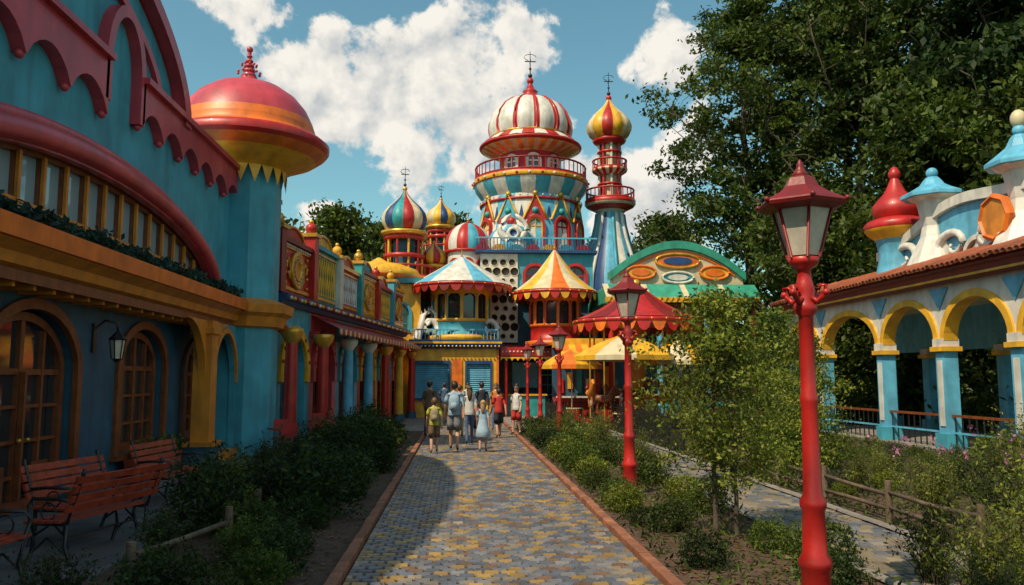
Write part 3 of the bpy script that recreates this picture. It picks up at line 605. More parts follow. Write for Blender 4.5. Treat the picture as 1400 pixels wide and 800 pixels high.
b.bx(-3.8,3.8,-5.1,-4.9,0,5.8,blued); b.bx(-3,3,-2.2,-.5,0,1.1,teal); b.bx(-3.1,3.1,-2.3,-.4,1.1,1.2,yellow); b.bx(-3.3,3.3,.2,.3,4.9,5.7,red)
b.fin('pavilion',rt)
rt=root('carousel',7.5,33.5,0); b=B(); canopy(b,7.5,33.5,4.45,6.0,2.6,BELL,[red,red,dred],14,[red,orange],.4); b.ball(7.5,33.5,6.0,.2,gold); b.cyl(7.5,33.5,0,4.5,.35,ocher,12); b.cyl(7.5,33.5,0,.3,2.4,dred,28)
for k in range(10):
    a=2*pi*k/10; b.cyl(7.5+2*cos(a),33.5+2*sin(a),.3,4.2,.035,gold,8)
    hx,hy=7.5+2*cos(a),33.5+2*sin(a); dx,dy=-sin(a),cos(a); z=1.2+.2*(k%2); m=[wood,dred,ocher][k%3]
    b.tube([(hx-dx*.4,hy-dy*.4,z),(hx,hy,z-.03),(hx+dx*.35,hy+dy*.35,z+.05),(hx+dx*.55,hy+dy*.55,z+.4),(hx+dx*.62,hy+dy*.62,z+.5),(hx+dx*.82,hy+dy*.82,z+.36)],[.15,.17,.17,.09,.09,.05],m,7)
    for s_ in(-.3,.3): b.tube([(hx+dx*s_,hy+dy*s_,z-.08),(hx+dx*(s_*1.4),hy+dy*(s_*1.4),z-.35),(hx+dx*s_*1.1,hy+dy*s_*1.1,z-.6)],[.07,.045,.03],m,6)
b.fin('canopy_and_platform',rt)
def parasol(x,y,zb,zt,r,ms):
    rt=root('cafe_parasol',x,y,0); b=B(); b.lathe(x,y,[(r,zb-.18),(r,zb),(r*.5,(zb+zt)/2+.08),(.03,zt)],8,lambda i,j:ms[i%len(ms)],smooth=False); b.cyl(x,y,0,zt,.03,white,8); b.cyl(x,y,0,.1,.3,iron,12)
    for k in range(8):
        a=pi*k/4; b.tube([(x+r*cos(a),y+r*sin(a),zb-.01),(x+.03,y,zt-.03)],.012,white,4)
    b.cyl(x,y,.68,.72,.5,cream,16); b.fin('parasol',rt)
parasol(6.3,30.2,2.85,3.7,1.95,[yellow,yellow,cream]); parasol(8.6,31,2.7,3.5,1.6,[yellow,cream]); parasol(5.0,35.5,2.6,3.3,1.4,[yellow,orange])
rt=root('orange_striped_booth',6,38,0); b=B(fr(4.6,38))
for k in range(12): b.add([(k*.3,0,3.6),(k*.3+.3,0,3.6),(k*.3+.3,1.1,3.0),(k*.3,1.1,3.0)],[(0,1,2,3)],orange if k%2 else yellow); b.prism([(k*.3,3.0),(k*.3+.3,3.0),(k*.3+.15,2.75)],1.08,1.1,red)
b.bx(0,3.6,-1.5,0,0,1.1,red); b.bx(0,3.6,-1.6,-1.5,0,3.6,blued); b.bx(0,3.6,-1.5,0,3.5,3.9,yellow); b.cyl(.1,1.0,0,3,.05,red,8); b.cyl(3.5,1.0,0,3,.05,red,8); b.bx(0,3.6,.02,.3,1.1,1.18,white)
for k in range(7): b.bx(.3+k*.45,.55+k*.45,-1.48,-1.4,1.3+.2*(k%2),2.0+.3*(k%3),[red,yellow,teal,cream][k%4])
b.fin('booth',rt)

# ------------------------------------------------------------ RIGHT PAVILION (local x = 32-Y)
rt=root('blue_arcade_pavilion',16,25,0); F=fr(13.5,32,0,-1); b=B(F)
cols=[3.0,7.2,10.4,13.5,16.6]
for a,c in zip(cols,cols[1:]):
    xc=(a+c)/2; hw=(c-a)/2-.22; b.wall(a,c,3.0,4.6,-.2,.1,[(xc,hw,3.0,3.02,1.15)],white); b.arch(xc,hw-.0,3.05,1.12,.17,-.24,.16,yellow,t0=-.03)
    b.prism([(a+.05,3.9),(a+.5,4.5),(a-.4,4.5)],.1,.14,lblue)
b.wall(0,3,3.0,4.6,-.2,.1,[(1.5,1.25,3,3.02,1.1)],white); b.arch(1.5,1.25,3.05,1.07,.17,-.24,.16,yellow,t0=-.03)
for x in [.1]+cols:
    for yy in (0,-4.0):
        b.bx(x-.2,x+.2,yy-.25,yy+.15,.5,2.75,lblue); b.bx(x-.28,x+.28,yy-.33,yy+.23,.0,.5,blue); b.bx(x-.3,x+.3,yy-.33,yy+.25,2.75,2.88,yellow); b.bx(x-.24,x+.24,yy-.28,yy+.2,2.88,3.1,white)
        if yy==0: b.bx(x-.1,x+.1,yy+.15,yy+.18,.7,2.5,white)
b.bx(0,17,-4.2,-3.9,3.0,4.6,lblue); b.bx(0,17,-5,.5,-.05,.1,stone); b.bx(0,17,-4.1,0,4.45,4.58,cream)
for a,c in zip([.1]+cols,cols):
    b.bx(a+.2,c-.2,-.03,.03,.95,1.02,wood); b.bx(a+.2,c-.2,-.03,.03,.5,.55,lblue)
    for q in range(int((c-a)/.3)): b.bx(a+.3+q*.3,a+.33+q*.3,-.015,.015,.1,.95,iron)
b.fin('arcade',rt)
b=B(F)
b.extx([(-.3,4.6),(.3,4.6),(.4,4.7),(.42,4.85),(.55,4.92),(.55,5.0),(-.3,5.0)],-.4,17.2,dred); b.extx([(.42,4.64),(.45,4.64),(.45,4.7),(.42,4.7)],-.4,17.2,yellow)
for k in range(80):
    x=-.35+k*.22; dz=R.uniform(-.015,.015)
    b.add([(x+.1+.11*cos(pi*i/6),yy,zz+dz+.1*sin(pi*i/6)) for yy,zz in ((.72+dz,4.97),(-1.6,5.75)) for i in range(7)],[(i,i+1,i+8,i+7) for i in range(6)]+[tuple(range(7))],tile,True)
b.add([(-.4,.6,4.98),(17.2,.6,4.98),(17.2,-4.5,5.72),(-.4,-4.5,5.72)],[(0,1,2,3)],tile)
b.fin('tiled_roof',rt)
b=B(F)
tpf=lambda x:6.3+ .9*sin(max(0,(x-5)/7.5)*pi*1.0)**2*.6+ (x-5)*.11
b.wall(4.6,15.5,5.3,7,-1.8,-1.5,[],lblue,lambda x:max(5.5,tpf(x)))
o=[(4.5+11.2*i/50,max(5.5,tpf(4.5+11.2*i/50))+.2) for i in range(51)]; b.ring(o,[(p[0],p[1]-.3) for p in o],-1.95,-1.35,white)
for xc,s_ in ((6.2,1),(8.9,-1),(10.6,1)):
    b.tube([(xc+s_*(.75-.04*t)*cos(t*.42),-1.4,6.0+(.5-.025*t)*sin(t*.42)) for t in range(17)],[.14-.006*t for t in range(17)],white,8)
    b.arch(xc+1.1,.5,5.5,.5,.14,-1.5,-1.35,white,5.35); b.prism(ap(xc+1.1,.36,5.55,.36,10),-1.5,-1.44,yellow)
    b.prism([(xc-.9,5.4),(xc-.1,5.4),(xc-.3,5.9),(xc-.5,6.5),(xc-.7,5.9)],-1.5,-1.42,white)
b.T=F@Matrix.Translation((11.35,-1.1,6.35))@Matrix.Rotation(-pi/2,4,'X')
b.lathe(0,0,[(0,-.1),(.6,-.1),(.68,-.02),(.68,.1),(.58,.16),(.52,.1),(0,.1)],8,lambda i,j:ocher if j in(5,) else orange,smooth=False)
b.T=F
b.fin('scrolled_parapet',rt)
def bellcap(b,x,y,z,r,h,mc,neck,z0):
    b.lathe(x,y,[(r*1.05,z0),(r*.8,z0+(z-z0)*.2),(r*.48,z0+(z-z0)*.45),(r*.4,z0+(z-z0)*.6),(r*.55,z-.15),(r*.85,z-.02)],8,neck,smooth=False,rot=pi/8)
    b.lathe(x,y,[(r*.85,z-.02),(r*1.05,z-.02),(r*1.05,z+.08),(r*.72,z+h*.35),(r*.42,z+h*.6),(r*.3,z+h*.85),(r*.2,z+h),(0,z+h)],8,mc,smooth=False,rot=pi/8)
    b.ball(x,y,z+h+r*.15,r*.2,mc,10)
b=B(F); yy=-1.6
bellcap(b,7.7,yy,7.75,.92,.65,lblue,white,5.4); bellcap(b,11.75,yy,7.7,.85,.85,lblue,white,5.4); b.ball(11.75,yy,9.0,.2,cream,12,1.3)
b.lathe(5.5,yy,[(.75,5.5),(.6,6.2),(.7,6.75),(.95,6.95),(1.05,7.1),(1.08,7.25),(.95,7.4),(.66,7.5)],32,lambda i,j:[lblue,lblue,yellow,yellow,red,red,red][j])
b.lathe(5.5,yy,[(.66,7.5),(.78,7.7),(.76,7.95),(.55,8.2),(.33,8.45),(.2,8.75),(.14,8.9)],32,red); b.lathe(5.5,yy,[(.14,8.9),(.2,9.0),(.2,9.12),(.1,9.3),(.01,9.35)],16,red)
b.fin('roof_turrets',rt)

# ------------------------------------------------------------ street lamps
def lamp(x,y,H=3.92):
    rt=root('street_lamp',x,y,0); s=H/3.92; T=Matrix.Translation((x,y,0))@Matrix.Rotation(.35,4,'Z')@Matrix.Scale(s,4)
    b=B(T)
    b.lathe(0,0,[(.17,0),(.17,.08),(.13,.12),(.12,.5),(.14,.53),(.14,.58),(.105,.64),(.095,1.0),(.112,1.03),(.112,1.08),(.078,1.14),(.07,1.9),(.078,1.93),(.078,1.97),(.066,2.0),(.062,2.68),(.1,2.72),(.1,2.78),(.07,2.82),(.09,2.9),(.07,2.98),(.06,3.02),(.06,3.1),(.12,3.14),(.14,3.2),(.06,3.21)],20,red)
    b.lathe(0,0,[(.105,.14),(.108,.48)],8,red,smooth=False)
    for a in (0,pi/2):
        for q in(-1,1):
            dx,dy=cos(a+.3)*q,sin(a+.3)*q
            b.tube([(dx*r,dy*r,z) for r,z in ((.05,2.84),(.12,2.80),(.18,2.86),(.2,2.94),(.15,2.95),(.13,2.9))],[.03,.028,.025,.022,.018,.012],red,6)
            b.ball(dx*.2,dy*.2,2.88,.032,red,8)
    b.fin('post',rt)
    b=B(T); b.lathe(0,0,[(.135,3.215),(.255,3.64)],6,milk,smooth=False); b.fin('lantern_glass',rt)
    b=B(T)
    for k in range(6):
        a=pi*k/3; b.tube([(.14*cos(a),.14*sin(a),3.2),(.262*cos(a),.262*sin(a),3.65)],.014,dred,5)
    b.lathe(0,0,[(.27,3.62),(.385,3.655),(.4,3.685),(.39,3.7),(.24,3.78),(.16,3.84),(.12,3.92),(.06,3.95)],6,dred,smooth=False)
    b.lathe(0,0,[(.06,3.93),(.075,3.96),(.05,3.99),(.03,4.03),(.035,4.05),(.005,4.1)],10,dred)
    for k in range(6):
        a=pi*k/3; b.ball(.395*cos(a),.395*sin(a),3.7,.025,dred,6)
    b.fin('lantern_frame',rt)
lamp(2.88,6.5,3.68)
lamp(2.95,13.9,3.75); lamp(3.2,25.5,3.6); lamp(3.35,33,3.6); lamp(3.3,38.5,3.6)

# ------------------------------------------------------------ benches
def bench(x,y,ang):
    rt=root('park_bench',x,y,.05); T=Matrix.Translation((x,y,.05))@Matrix.Rotation(rad(ang),4,'Z'); b=B(T)
    for i in range(5): b.bx(-.75,.75,-.42+i*.09,-.35+i*.09,.43+.004*i,.46+.004*i,slat)
    for i in range(4):
        z=.55+i*.1; yy=.06+i*.035; b.add([(q,yy+d,z+e) for q in(-.75,.75) for d,e in((0,0),(.025,0),(.05,.075),(.025,.08))],[(0,1,2,3),(7,6,5,4),(0,1,5,4),(1,2,6,5),(2,3,7,6),(3,0,4,7)],slat)
    b.fin('slats',rt,.004); b=B(T)
    for q in(-.66,.66):
        b.tube([(q,-.42,.0),(q,-.36,.2),(q,-.4,.42),(q,.03,.42),(q,.12,.7),(q,.2,.95),(q,.22,1.0)],.022,iron); b.tube([(q,.1,.0),(q,.02,.2),(q,.03,.42)],.022,iron)
        b.tube([(q,-.4,.42),(q,-.45,.6),(q,-.4,.68),(q,-.1,.68),(q,.1,.66)],.02,iron); b.tube([(q,-.38,.12),(q,-.2,.28),(q,.04,.12)],.014,iron); b.tube([(q,-.2+.09*cos(a),.55+.09*sin(a)) if True else 0 for a in [k*.6 for k in range(11)]],.01,iron,5)
    b.tube([(-.66,-.15,.25),(.66,-.15,.25)],.012,iron); b.fin('iron_frame',rt)
bench(-4.75,10.6,78); bench(-4.75,13.6,84); bench(-3.95,9.6,-105); bench(-4.6,7.6,85)
bench(-3.9,26.5,95)
def table(x,y):
    rt=root('cafe_table',x,y,.05); b=B(); b.cyl(x,y,.76,.79,.4,wood,20); b.cyl(x,y,.1,.76,.035,iron,8)
    for k in range(3):
        a=2*pi*k/3; b.tube([(x,y,.25),(x+.2*cos(a),y+.2*sin(a),.2),(x+.3*cos(a),y+.3*sin(a),.06)],.02,iron)
    b.fin('table',rt)
table(-4.3,20.5); table(-4.0,24.2)
def chair(x,y,ang,m):
    rt=root('cafe_chair',x,y,.05); b=B(Matrix.Translation((x,y,.05))@Matrix.Rotation(rad(ang),4,'Z'))
    b.bx(-.2,.2,-.2,.2,.44,.47,m); b.bx(-.2,.2,.18,.21,.6,.9,m)
    for q in(-.18,.18): b.tube([(q,-.2,0),(q,-.18,.44)],.015,iron,5); b.tube([(q,.24,0),(q,.18,.44),(q,.21,.9)],.015,iron,5)
    b.fin('chair',rt)
chair(-4.0,19.6,200,red); chair(-4.5,21.3,20,red); chair(-3.9,23.4,180,slat); chair(-4.2,25,10,red)
def logfence(pts,h=.5,rails=(.42,.22)):
    rt=root('rustic_log_fence',*pts[0],0); b=B()
    for p in pts: b.cyl(p[0],p[1],0,h+R.uniform(-.03,.05),.05,logm,9,.045)
    for p,q in zip(pts,pts[1:]):
        for r_ in rails: b.tube([(p[0],p[1],r_+R.uniform(-.04,.03)),((p[0]+q[0])/2,(p[1]+q[1])/2,r_-.01),(q[0],q[1],r_+R.uniform(-.04,.03))],.03,logm,7)
    b.fin('rails',rt)
logfence([(5.95,9),(5.95,11),(5.97,13),(6,15),(6.05,17),(6.05,19)],.55)
logfence([(-2.9,7.6),(-2.6,9.6),(-2.75,11.6),(-3.1,13.5),(-3.3,15.5)],.5,(.4,))
rt=root('iron_railing',5,30,0); b=B()
def irail(x0,y0,x1,y1):
    l=math.hypot(x1-x0,y1-y0); n=int(l/.13)
    for i in range(n+1): t=i/n; b.cyl(x0+(x1-x0)*t,y0+(y1-y0)*t,0,1.0 if i%12 else 1.15,.012 if i%12 else .035,iron,5)
    for z in(.12,.92): b.tube([(x0,y0,z),(x1,y1,z)],.018,iron,5)
irail(5.9,21,5.9,30.5); irail(3.7,28,3.9,36); irail(3.9,36,8,36.2); irail(5.9,30.5,11,30.8); b.fin('railing',rt)

# ------------------------------------------------------------ vegetation
def treemesh(seed,H,spread,tr,lsize,nl,mat,base=.2,nlimb=30,clumps=6,cr=.9,lean=.012):
    q=random.Random(seed); b=B(); P=[]
    tp_=[Vector((q.gauss(0,lean*H*t),q.gauss(0,lean*H*t),H*t*.97)) for t in [i/9 for i in range(10)]]; tp_[0]=Vector((0,0,-.1))
    b.tube(tp_,[tr*(1-.9*i/9)+.01 for i in range(10)],bark,9)
    def at(t):
        f=t*9; i=min(8,int(f)); return tp_[i].lerp(tp_[i+1],f-i)
    for k in range(nlimb):
        t=base+(1-base)*(k+q.random()*.5)/nlimb; s=at(min(.99,t)); a=k*2.4+q.uniform(-.4,.4); u=(t-base)/(1-base)
        env=math.sin(pi*min(1,.18+.82*u)**.8)**.7; ln=spread*max(.18,env)*q.uniform(.6,1.15); el=q.uniform(.15,.5)+u*.6
        e=s+Vector((cos(a)*cos(el),sin(a)*cos(el),sin(el)))*ln; mid=s.lerp(e,.5)+Vector((0,0,-ln*.06+q.gauss(0,.05*ln))); r0=tr*.38*(1-.7*u)
        b.tube([s,mid,e],[r0,r0*.6,r0*.2],bark,6)
        for c in range(clumps):
            f=.3+.7*(c+1)/clumps; p=(s.lerp(mid,f*2) if f<.5 else mid.lerp(e,f*2-1)); o=Vector((q.gauss(0,1),q.gauss(0,1),q.gauss(0,.7)))*ln*.17; tip=p+o
            b.tube([p,p+o*.5+Vector((0,0,.04*ln)),tip],[r0*.3,r0*.2,r0*.06],bark,4)
            rr=cr*q.uniform(.55,1.25); m=int(nl*q.uniform(.4,1.3)*rr/cr)
            g=NR.randn(m,3)*np.array([rr,rr,rr*.55])*.55; P.append(np.array(tip)[None]+g)
    tm=bpy.data.meshes.new('t'); tm.from_pydata(b.v,[],b.f); tm.materials.append(bark); tm.polygons.foreach_set('use_smooth',[True]*len(b.f))
    return tm,leaves('l',np.concatenate(P),lsize,mat,link=False)
def place(name,ms,x,y,rz,s=1,sz=1):
    rt=root(name,x,y,0); rt.rotation_euler=(0,0,rz); rt.scale=(s,s,s*sz)
    for n_,m in (('trunk',ms[0]),('foliage',ms[1])):
        o=bpy.data.objects.new(n_,m); col.objects.link(o); o.parent=rt
    return rt
T1=treemesh(1,27,7.6,.42,.15,120,lf_mid,.12,52,8,.8,.02); T1b=treemesh(21,26,7.0,.38,.15,130,lf_mid,.12,48,8,.8,.02)
T2=treemesh(2,26,7.5,.45,.22,160,lf_dark,.1,42,7,1.05); T3=treemesh(3,15,4.8,.25,.17,170,lf_mid,.06,30,6,.9); T4=treemesh(4,11,3.5,.2,.15,170,lf_mid,.15,26,6,.85)
for i,(ms,x,y,s) in enumerate([(T1b,17.0,46,1),(T1,22.0,42,1),(T2,27,37,1.02),(T2,24,47,1.1),(T2,34,33,1),(T2,32,42,1.1),(T3,17.2,38,.8),(T3,20.5,34,1),(T3,24,30,1),(T3,26,25,1),(T3,24,20,.9),(T2,40,40,1.1),(T3,31,26,1.2),
    (T4,-8.6,30,.85),(T4,-7.5,52,1.15),(T3,-5.5,60,.9),(T4,-1,60,1.25),(T4,11.5,60,1.1),(T4,-12,40,1),(T3,-14,30,.8),(T4,1.5,66,1.1),(T4,15,56,1.2),(T1,-9.5,-7.5,.85)]): place('deciduous_tree',ms,x,y,i*1.7,s)
P=[]
for k in range(60):
    a=rad(-65+130*k/60+R.uniform(-1,1)); d=R.uniform(95,130); cx,cy=d*sin(a),d*cos(a); h=R.uniform(8,13); g=NR.randn(500,3)*np.array([3.2,3.2,h*.28])+np.array([cx,cy,h*.5]); P.append(g)
leaves('distant_tree_line',np.concatenate(P),.6,lf_dark)
P=[]
for k in range(80):
    cx=R.uniform(18.5,30); cy=R.uniform(16,36); h=R.uniform(1,3.2); P.append(NR.randn(240,3)*np.array([.9,.9,h*.3])+np.array([cx,cy,h*.55]))
for k in range(36):
    cx=R.uniform(14.5,20); cy=R.uniform(33,38); h=R.uniform(1,3.5); P.append(NR.randn(240,3)*np.array([.8,.8,h*.3])+np.array([cx,cy,h*.55]))
leaves('undergrowth',np.concatenate(P),.13,lf_mid)
S1=treemesh(11,3.1,.95,.028,.032,50,lf_lite,.25,28,6,.25); S2=treemesh(12,3.4,1.1,.035,.042,50,lf_lite,.12,26,6,.3); S3=treemesh(13,3.4,1.1,.035,.042,50,lf_mid,.12,26,6,.3)
place('young_tree',S1,3.25,10.2,.3); place('young_tree',S1,3.45,10.0,2.1,.82); place('young_tree',S3,6.6,16.5,1,1); place('young_tree',S2,6.3,14.2,2.4,.8); place('young_tree',S2,7.9,19.5,3,1.05); place('young_tree',S3,9.4,23.5,3,.9); place('young_tree',S2,7.7,24,4,.9)
def shrubmesh(seed,n,size,mat,rough=.25,flat=.8):
    q=np.random.RandomState(seed); d=q.randn(n,3); d/=np.linalg.norm(d,axis=1,keepdims=True); ph=q.rand(3)*6
    lump=1+rough*(np.sin(d[:,0]*5+ph[0])*np.cos(d[:,1]*6+ph[1])+.6*np.sin(d[:,2]*8+d[:,0]*7+ph[2]))
    r=(.55+.5*q.rand(n)**.5)*lump; P=d*r[:,None]*np.array([1,1,flat]); P[:,2]=P[:,2]+flat*.85; P=P[P[:,2]>0.02]
    return leaves('shrub_leaves',P*.5,size,mat,link=False)
SH=[shrubmesh(i,2600,.034,m,.22) for i,m in enumerate([lf_mid,lf_mid,lf_dark,lf_lite])]+[shrubmesh(9,2600,.04,lf_dark,.4,1.2),shrubmesh(10,2600,.04,lf_mid,.45,1.0)]
def shrub(k,x,y,d,name='shrub'):
    o=bpy.data.objects.new(name,SH[k]); col.objects.link(o); o.location=(x,y,.02); o.rotation_euler=(0,0,R.random()*6); o.scale=(d*R.uniform(.9,1.15),d*R.uniform(.9,1.15),d*R.uniform(.85,1.1))
for x,y,d,k in [(2.6,8.6,.5,2),(3.5,7.6,.55,2),(3.9,8.6,.6,0),(2.75,10.6,.55,0),(3.6,9.3,.5,1),(2.5,12.2,.55,3),(3.7,12,.6,1),(2.6,13.1,.6,0),(3.75,13.4,.6,3),(2.5,14.6,.5,1),(3.6,15.2,.7,0),(2.6,15.7,.65,3),(3.9,17,.7,1),(2.6,17.4,.75,1),(3.3,18.5,.8,0),(2.6,19.3,.8,3),(3.9,20,.8,0),(2.7,21,.8,0),(3.4,22,.9,1),(2.6,23,.8,2),(3.8,24,.9,0),(2.6,25,.8,1),(2.7,27,.9,0),(3.6,28,1,3),(2.6,29.5,.9,2),(2.5,11,.35,2),(3.1,11.5,.4,0)]: shrub(k,x,y,d)
for k in range(46):
    y=6.0+k*.5+R.uniform(-.2,.2); near=y<11.5
    x=R.uniform(-2.5,-1.7) if near else R.uniform(-3.4,-1.65); shrub(R.choice([2,4,5,4,0,2]),x,y,R.uniform(.35,.6) if near else (R.uniform(.5,.95) if k%4 else R.uniform(.9,1.1)))
shrub(4,-3.25,10.8,.85); shrub(5,-3.3,12.3,.95)
for k in range(30):
    x,y=R.uniform(6.3,12.6),R.uniform(12,30); v=.43<x/y<.68; shrub(R.choice([0,1,3,3]),x,y,R.uniform(.35,.5) if v else R.uniform(.7,1.6))
def wild(seed,n,H,sp,ls,mat,per=34):
    q=random.Random(seed); b=B(); P=[]
    for i in range(n):
        a=q.random()*6.28; L_=H*q.uniform(.6,1.1); o=sp*q.random(); bx_,by_=q.gauss(0,.12*sp),q.gauss(0,.12*sp)
        pts=[(bx_+cos(a)*o*t**1.7,by_+sin(a)*o*t**1.7,L_*(t-.18*t*t*o/sp)) for t in (0,.25,.5,.75,1)]
        b.tube(pts,[.007,.006,.005,.004,.002],bark,4)
        for j in range(per):
            t=q.uniform(.2,1)*4; k=min(3,int(t)); p=Vector(pts[k]).lerp(Vector(pts[k+1]),t-k); P.append(p+Vector((q.gauss(0,.045),q.gauss(0,.045),q.gauss(0,.04))))
    tm=bpy.data.meshes.new('st'); tm.from_pydata(b.v,[],b.f); tm.materials.append(bark); return tm,leaves('wl',P,ls,mat,link=False,asp=.38)
W1=wild(1,90,1.25,.75,.03,lf_lite); W2=wild(2,80,1.1,.7,.032,lf_mid); W3=wild(3,70,.9,.6,.028,lf_dark); W4=wild(4,80,1.7,.8,.032,lf_lite)
for i,(ms,x,y,s) in enumerate([(W1,4.35,6.5,.75),(W2,4.0,5.9,.6),(W1,5.1,7.0,.9),(W2,4.6,7.7,.7),(W4,6.2,8.3,.85),(W1,5.9,7.3,.95),(W2,6.6,9.3,1.0),(W4,7.5,9.8,.9),(W1,6.5,10.7,.75),(W4,8.6,11.5,.9),(W4,7.1,8.7,1.0),(W4,8.9,10.4,1.15),(W4,5.8,6.7,.8),(W1,7.2,12.2,.65),(W2,8.6,13.5,.7),(W4,9.8,13,1.0),(W1,8,15,.55),(W2,10.4,15.2,.65),(W3,9.4,17,.6),(W3,11.4,18,.6),(W1,12.3,16.3,.9),(W3,11,20,.5),(W1,9.0,21,1.1),(W1,7,18.5,1),(W1,3.6,16.3,.8),(W4,3.5,19.5,.75),(W1,3.6,21,.9),(W1,3.1,23.5,.9),(W2,3.5,26.5,1),(W1,6.9,21.5,1),(W4,7.6,26.5,1),(W1,6.8,28,1),(W1,7.0,13.9,.6),(W2,7.6,11.2,.6),
    (W3,-2.6,7.4,.6),(W2,-1.8,6.4,.45),(W3,-3.2,9.2,.7),(W4,-3.35,11.6,.6),(W3,-2.7,12.5,1),(W2,-3.3,14.5,.9),(W3,-3.3,17,1),(W3,-3.3,7.0,.7),(W2,-3.0,19.5,1.0),(W3,-2.9,23,1)]):
    rt=place('wild_shrub',ms,x,y,i*2.1,s)
P=[]
for k in range(26):
    cx,cy,z=R.uniform(5.3,7.5),R.uniform(7.5,10.5),R.uniform(.95,1.35); P+=[(cx+R.gauss(0,.03),cy+R.gauss(0,.03),z+R.gauss(0,.03)) for _ in range(9)]
leaves('pink_flowers',P,.02,lf_pink,asp=.8)
P=[]
for k in range(30000):
    s_=R.random(); x=R.uniform(5.7,13) if s_<.8 else R.uniform(2.2,4.1); y=R.uniform(7,30); P.append((x,y,.04+abs(R.gauss(0,.07))))
leaves('ground_cover',P,.05,lf_mid,asp=.25,up=0)

# ------------------------------------------------------------ people
skinm=M('skin',(.5,.28,.19),.5,.1,10,.02,dirt=0); haird=M('hair_dark',(.025,.015,.01),.5,dirt=0); hairb=M('hair_brown',(.12,.06,.03),.5,dirt=0); hairl=M('hair_blond',(.4,.26,.12),.5,dirt=0)
eyem=M('eye_dark',(.01,.01,.01),.2,dirt=0); lipm=M('lips',(.35,.09,.08),.5,dirt=0); shoe=M('shoe_leather',(.06,.05,.045),.5,dirt=0)
def cloth(n,c): return M('cloth_'+n,c,.85,.2,6,.4,dirt=.1,fine=25)
cl=dict(yg=cloth('yellow_green',(.5,.46,.05)),lb=cloth('light_blue',(.3,.42,.52)),br=cloth('brown',(.17,.1,.06)),dk=cloth('dark',(.03,.035,.05)),rd=cloth('red',(.55,.04,.03)),wh=cloth('white',(.65,.63,.6)),dn=cloth('denim',(.07,.12,.22)),kh=cloth('khaki',(.3,.24,.15)),or_=cloth('orange',(.6,.2,.05)),gr=cloth('grey',(.2,.2,.21)),dr=cloth('pale_blue_dress',(.35,.48,.6)))
def person(x,y,h,head,top_,bot,hair,style='pants',stride=.2,arm=.15,long_=False,pack=None,sex=0):
    rt=root('person',x,y,.05); s=h/1.75; T=Matrix.Translation((x,y,.055))@Matrix.Rotation(rad(head),4,'Z')@Matrix.Scale(s,4)
    kid=h<1.45; sw=.165 if sex==0 else .145; hw=.09
    V={};E=[];Rr={}
    def j(n,p,r,par=None):
        V[n]=(len(V),p); Rr[n]=r
        if par: E.append((V[par][0],V[n][0]))
    j('pel',(0,0,.95),(.13,.10)); j('wst',(0,.0,1.1),(.115 if sex==0 else .1,.09),'pel'); j('chs',(0,.01,1.3),(.14,.1),'wst'); j('nb',(0,-.005,1.45),(.075,.065),'chs'); j('nk',(0,.01,1.56),(.048,.05),'nb')
    for q,n in((-1,'l'),(1,'r')):
        st=stride*q; am=-arm*q
        j(n+'sh',(q*sw,0,1.41),(.055,.055),'nb'); j(n+'el',(q*(sw+.06),am*.35-.02,1.13),(.04,.042),n+'sh'); j(n+'wr',(q*(sw+.075),am+.05,.89),(.026,.03),n+'el'); j(n+'pm',(q*(sw+.07),am*1.15+.07,.82),(.018,.035),n+'wr')
        j(n+'hp',(q*hw,0,.9),(.085,.09),'pel'); ky=st*.5+.04; ay=st-(.0 if st>0 else .03); az=.08+(0 if st>=0 else abs(st)*.25)
        j(n+'kn',(q*hw,ky,.49),(.056,.06),n+'hp'); j(n+'cf',(q*hw,(ky*.65+ay*.35)-.01,.36),(.05,.055),n+'kn'); j(n+'an',(q*hw,ay,az),(.036,.04),n+'cf'); j(n+'to',(q*hw*1.1,ay+.15,.035+(0 if st>=0 else -.01)),(.04,.028),n+'an')
    me=bpy.data.meshes.new('body'); names=list(V); me.from_pydata([V[n][1] for n in names],E,[]); o=bpy.data.objects.new('body',me); col.objects.link(o)
    o.modifiers.new('s','SKIN'); sv_=me.skin_vertices[0].data
    for i,n in enumerate(names): sv_[i].radius=Rr[n]; sv_[i].use_root=(i==0)
    md=o.modifiers.new('u','SUBSURF'); md.levels=2; md.render_levels=2
    dg=bpy.context.evaluated_depsgraph_get(); nm=bpy.data.meshes.new_from_object(o.evaluated_get(dg)); bpy.data.objects.remove(o)
    nm.materials.clear()
    for m in (skinm,top_,bot,shoe): nm.materials.append(m)
    for p in nm.polygons:
        c=p.center; p.use_smooth=True; armx=abs(c.x)>sw+.025 and c.z<1.3
        if c.z>1.49: k=0
        elif c.z<.085 or (c.z<.1 and c.y>0.0): k=3
        elif armx and c.z>.78: k=1 if (c.z>1.2 or style=='long') else 0
        elif abs(c.x)>sw-.0 and c.z<.97 and c.z>.75: k=0
        elif c.z>.98: k=1
        elif style=='shorts': k=2 if c.z>.5 else 0
        elif style=='dress': k=2 if c.z>.6 else 0
        else: k=2
        p.material_index=k
    nm.transform(T); nm.transform(Matrix.Translation((-x,-y,-.05))); o=bpy.data.objects.new('body',nm); col.objects.link(o); o.parent=rt
    b=B(T)
    b.lathe(0,0,[(.155,1.3),(.15,1.15),(.155,1.0),(.17,.9),(.165,.895)],20,top_,lobes=9,amp=.03,sy=.8)
    if style=='dress': b.lathe(0,0,[(.14,1.12),(.17,.95),(.22,.75),(.26,.52),(.25,.515)],24,top_,lobes=11,amp=.06,sy=.9)
    if style=='shorts':
        for q in(-1,1): b.lathe(q*hw,stride*q*.3,[(.1,.88),(.105,.7),(.1,.52),(.09,.53)],14,bot,sy=1.05)
    for q in(-1,1): b.tube([(q*(sw-.02),0,1.43),(q*(sw+.03),-.005,1.32),(q*(sw+.045),-.01,1.22)],[.068,.065,.062],top_,10)
    b.fin('clothes',rt)
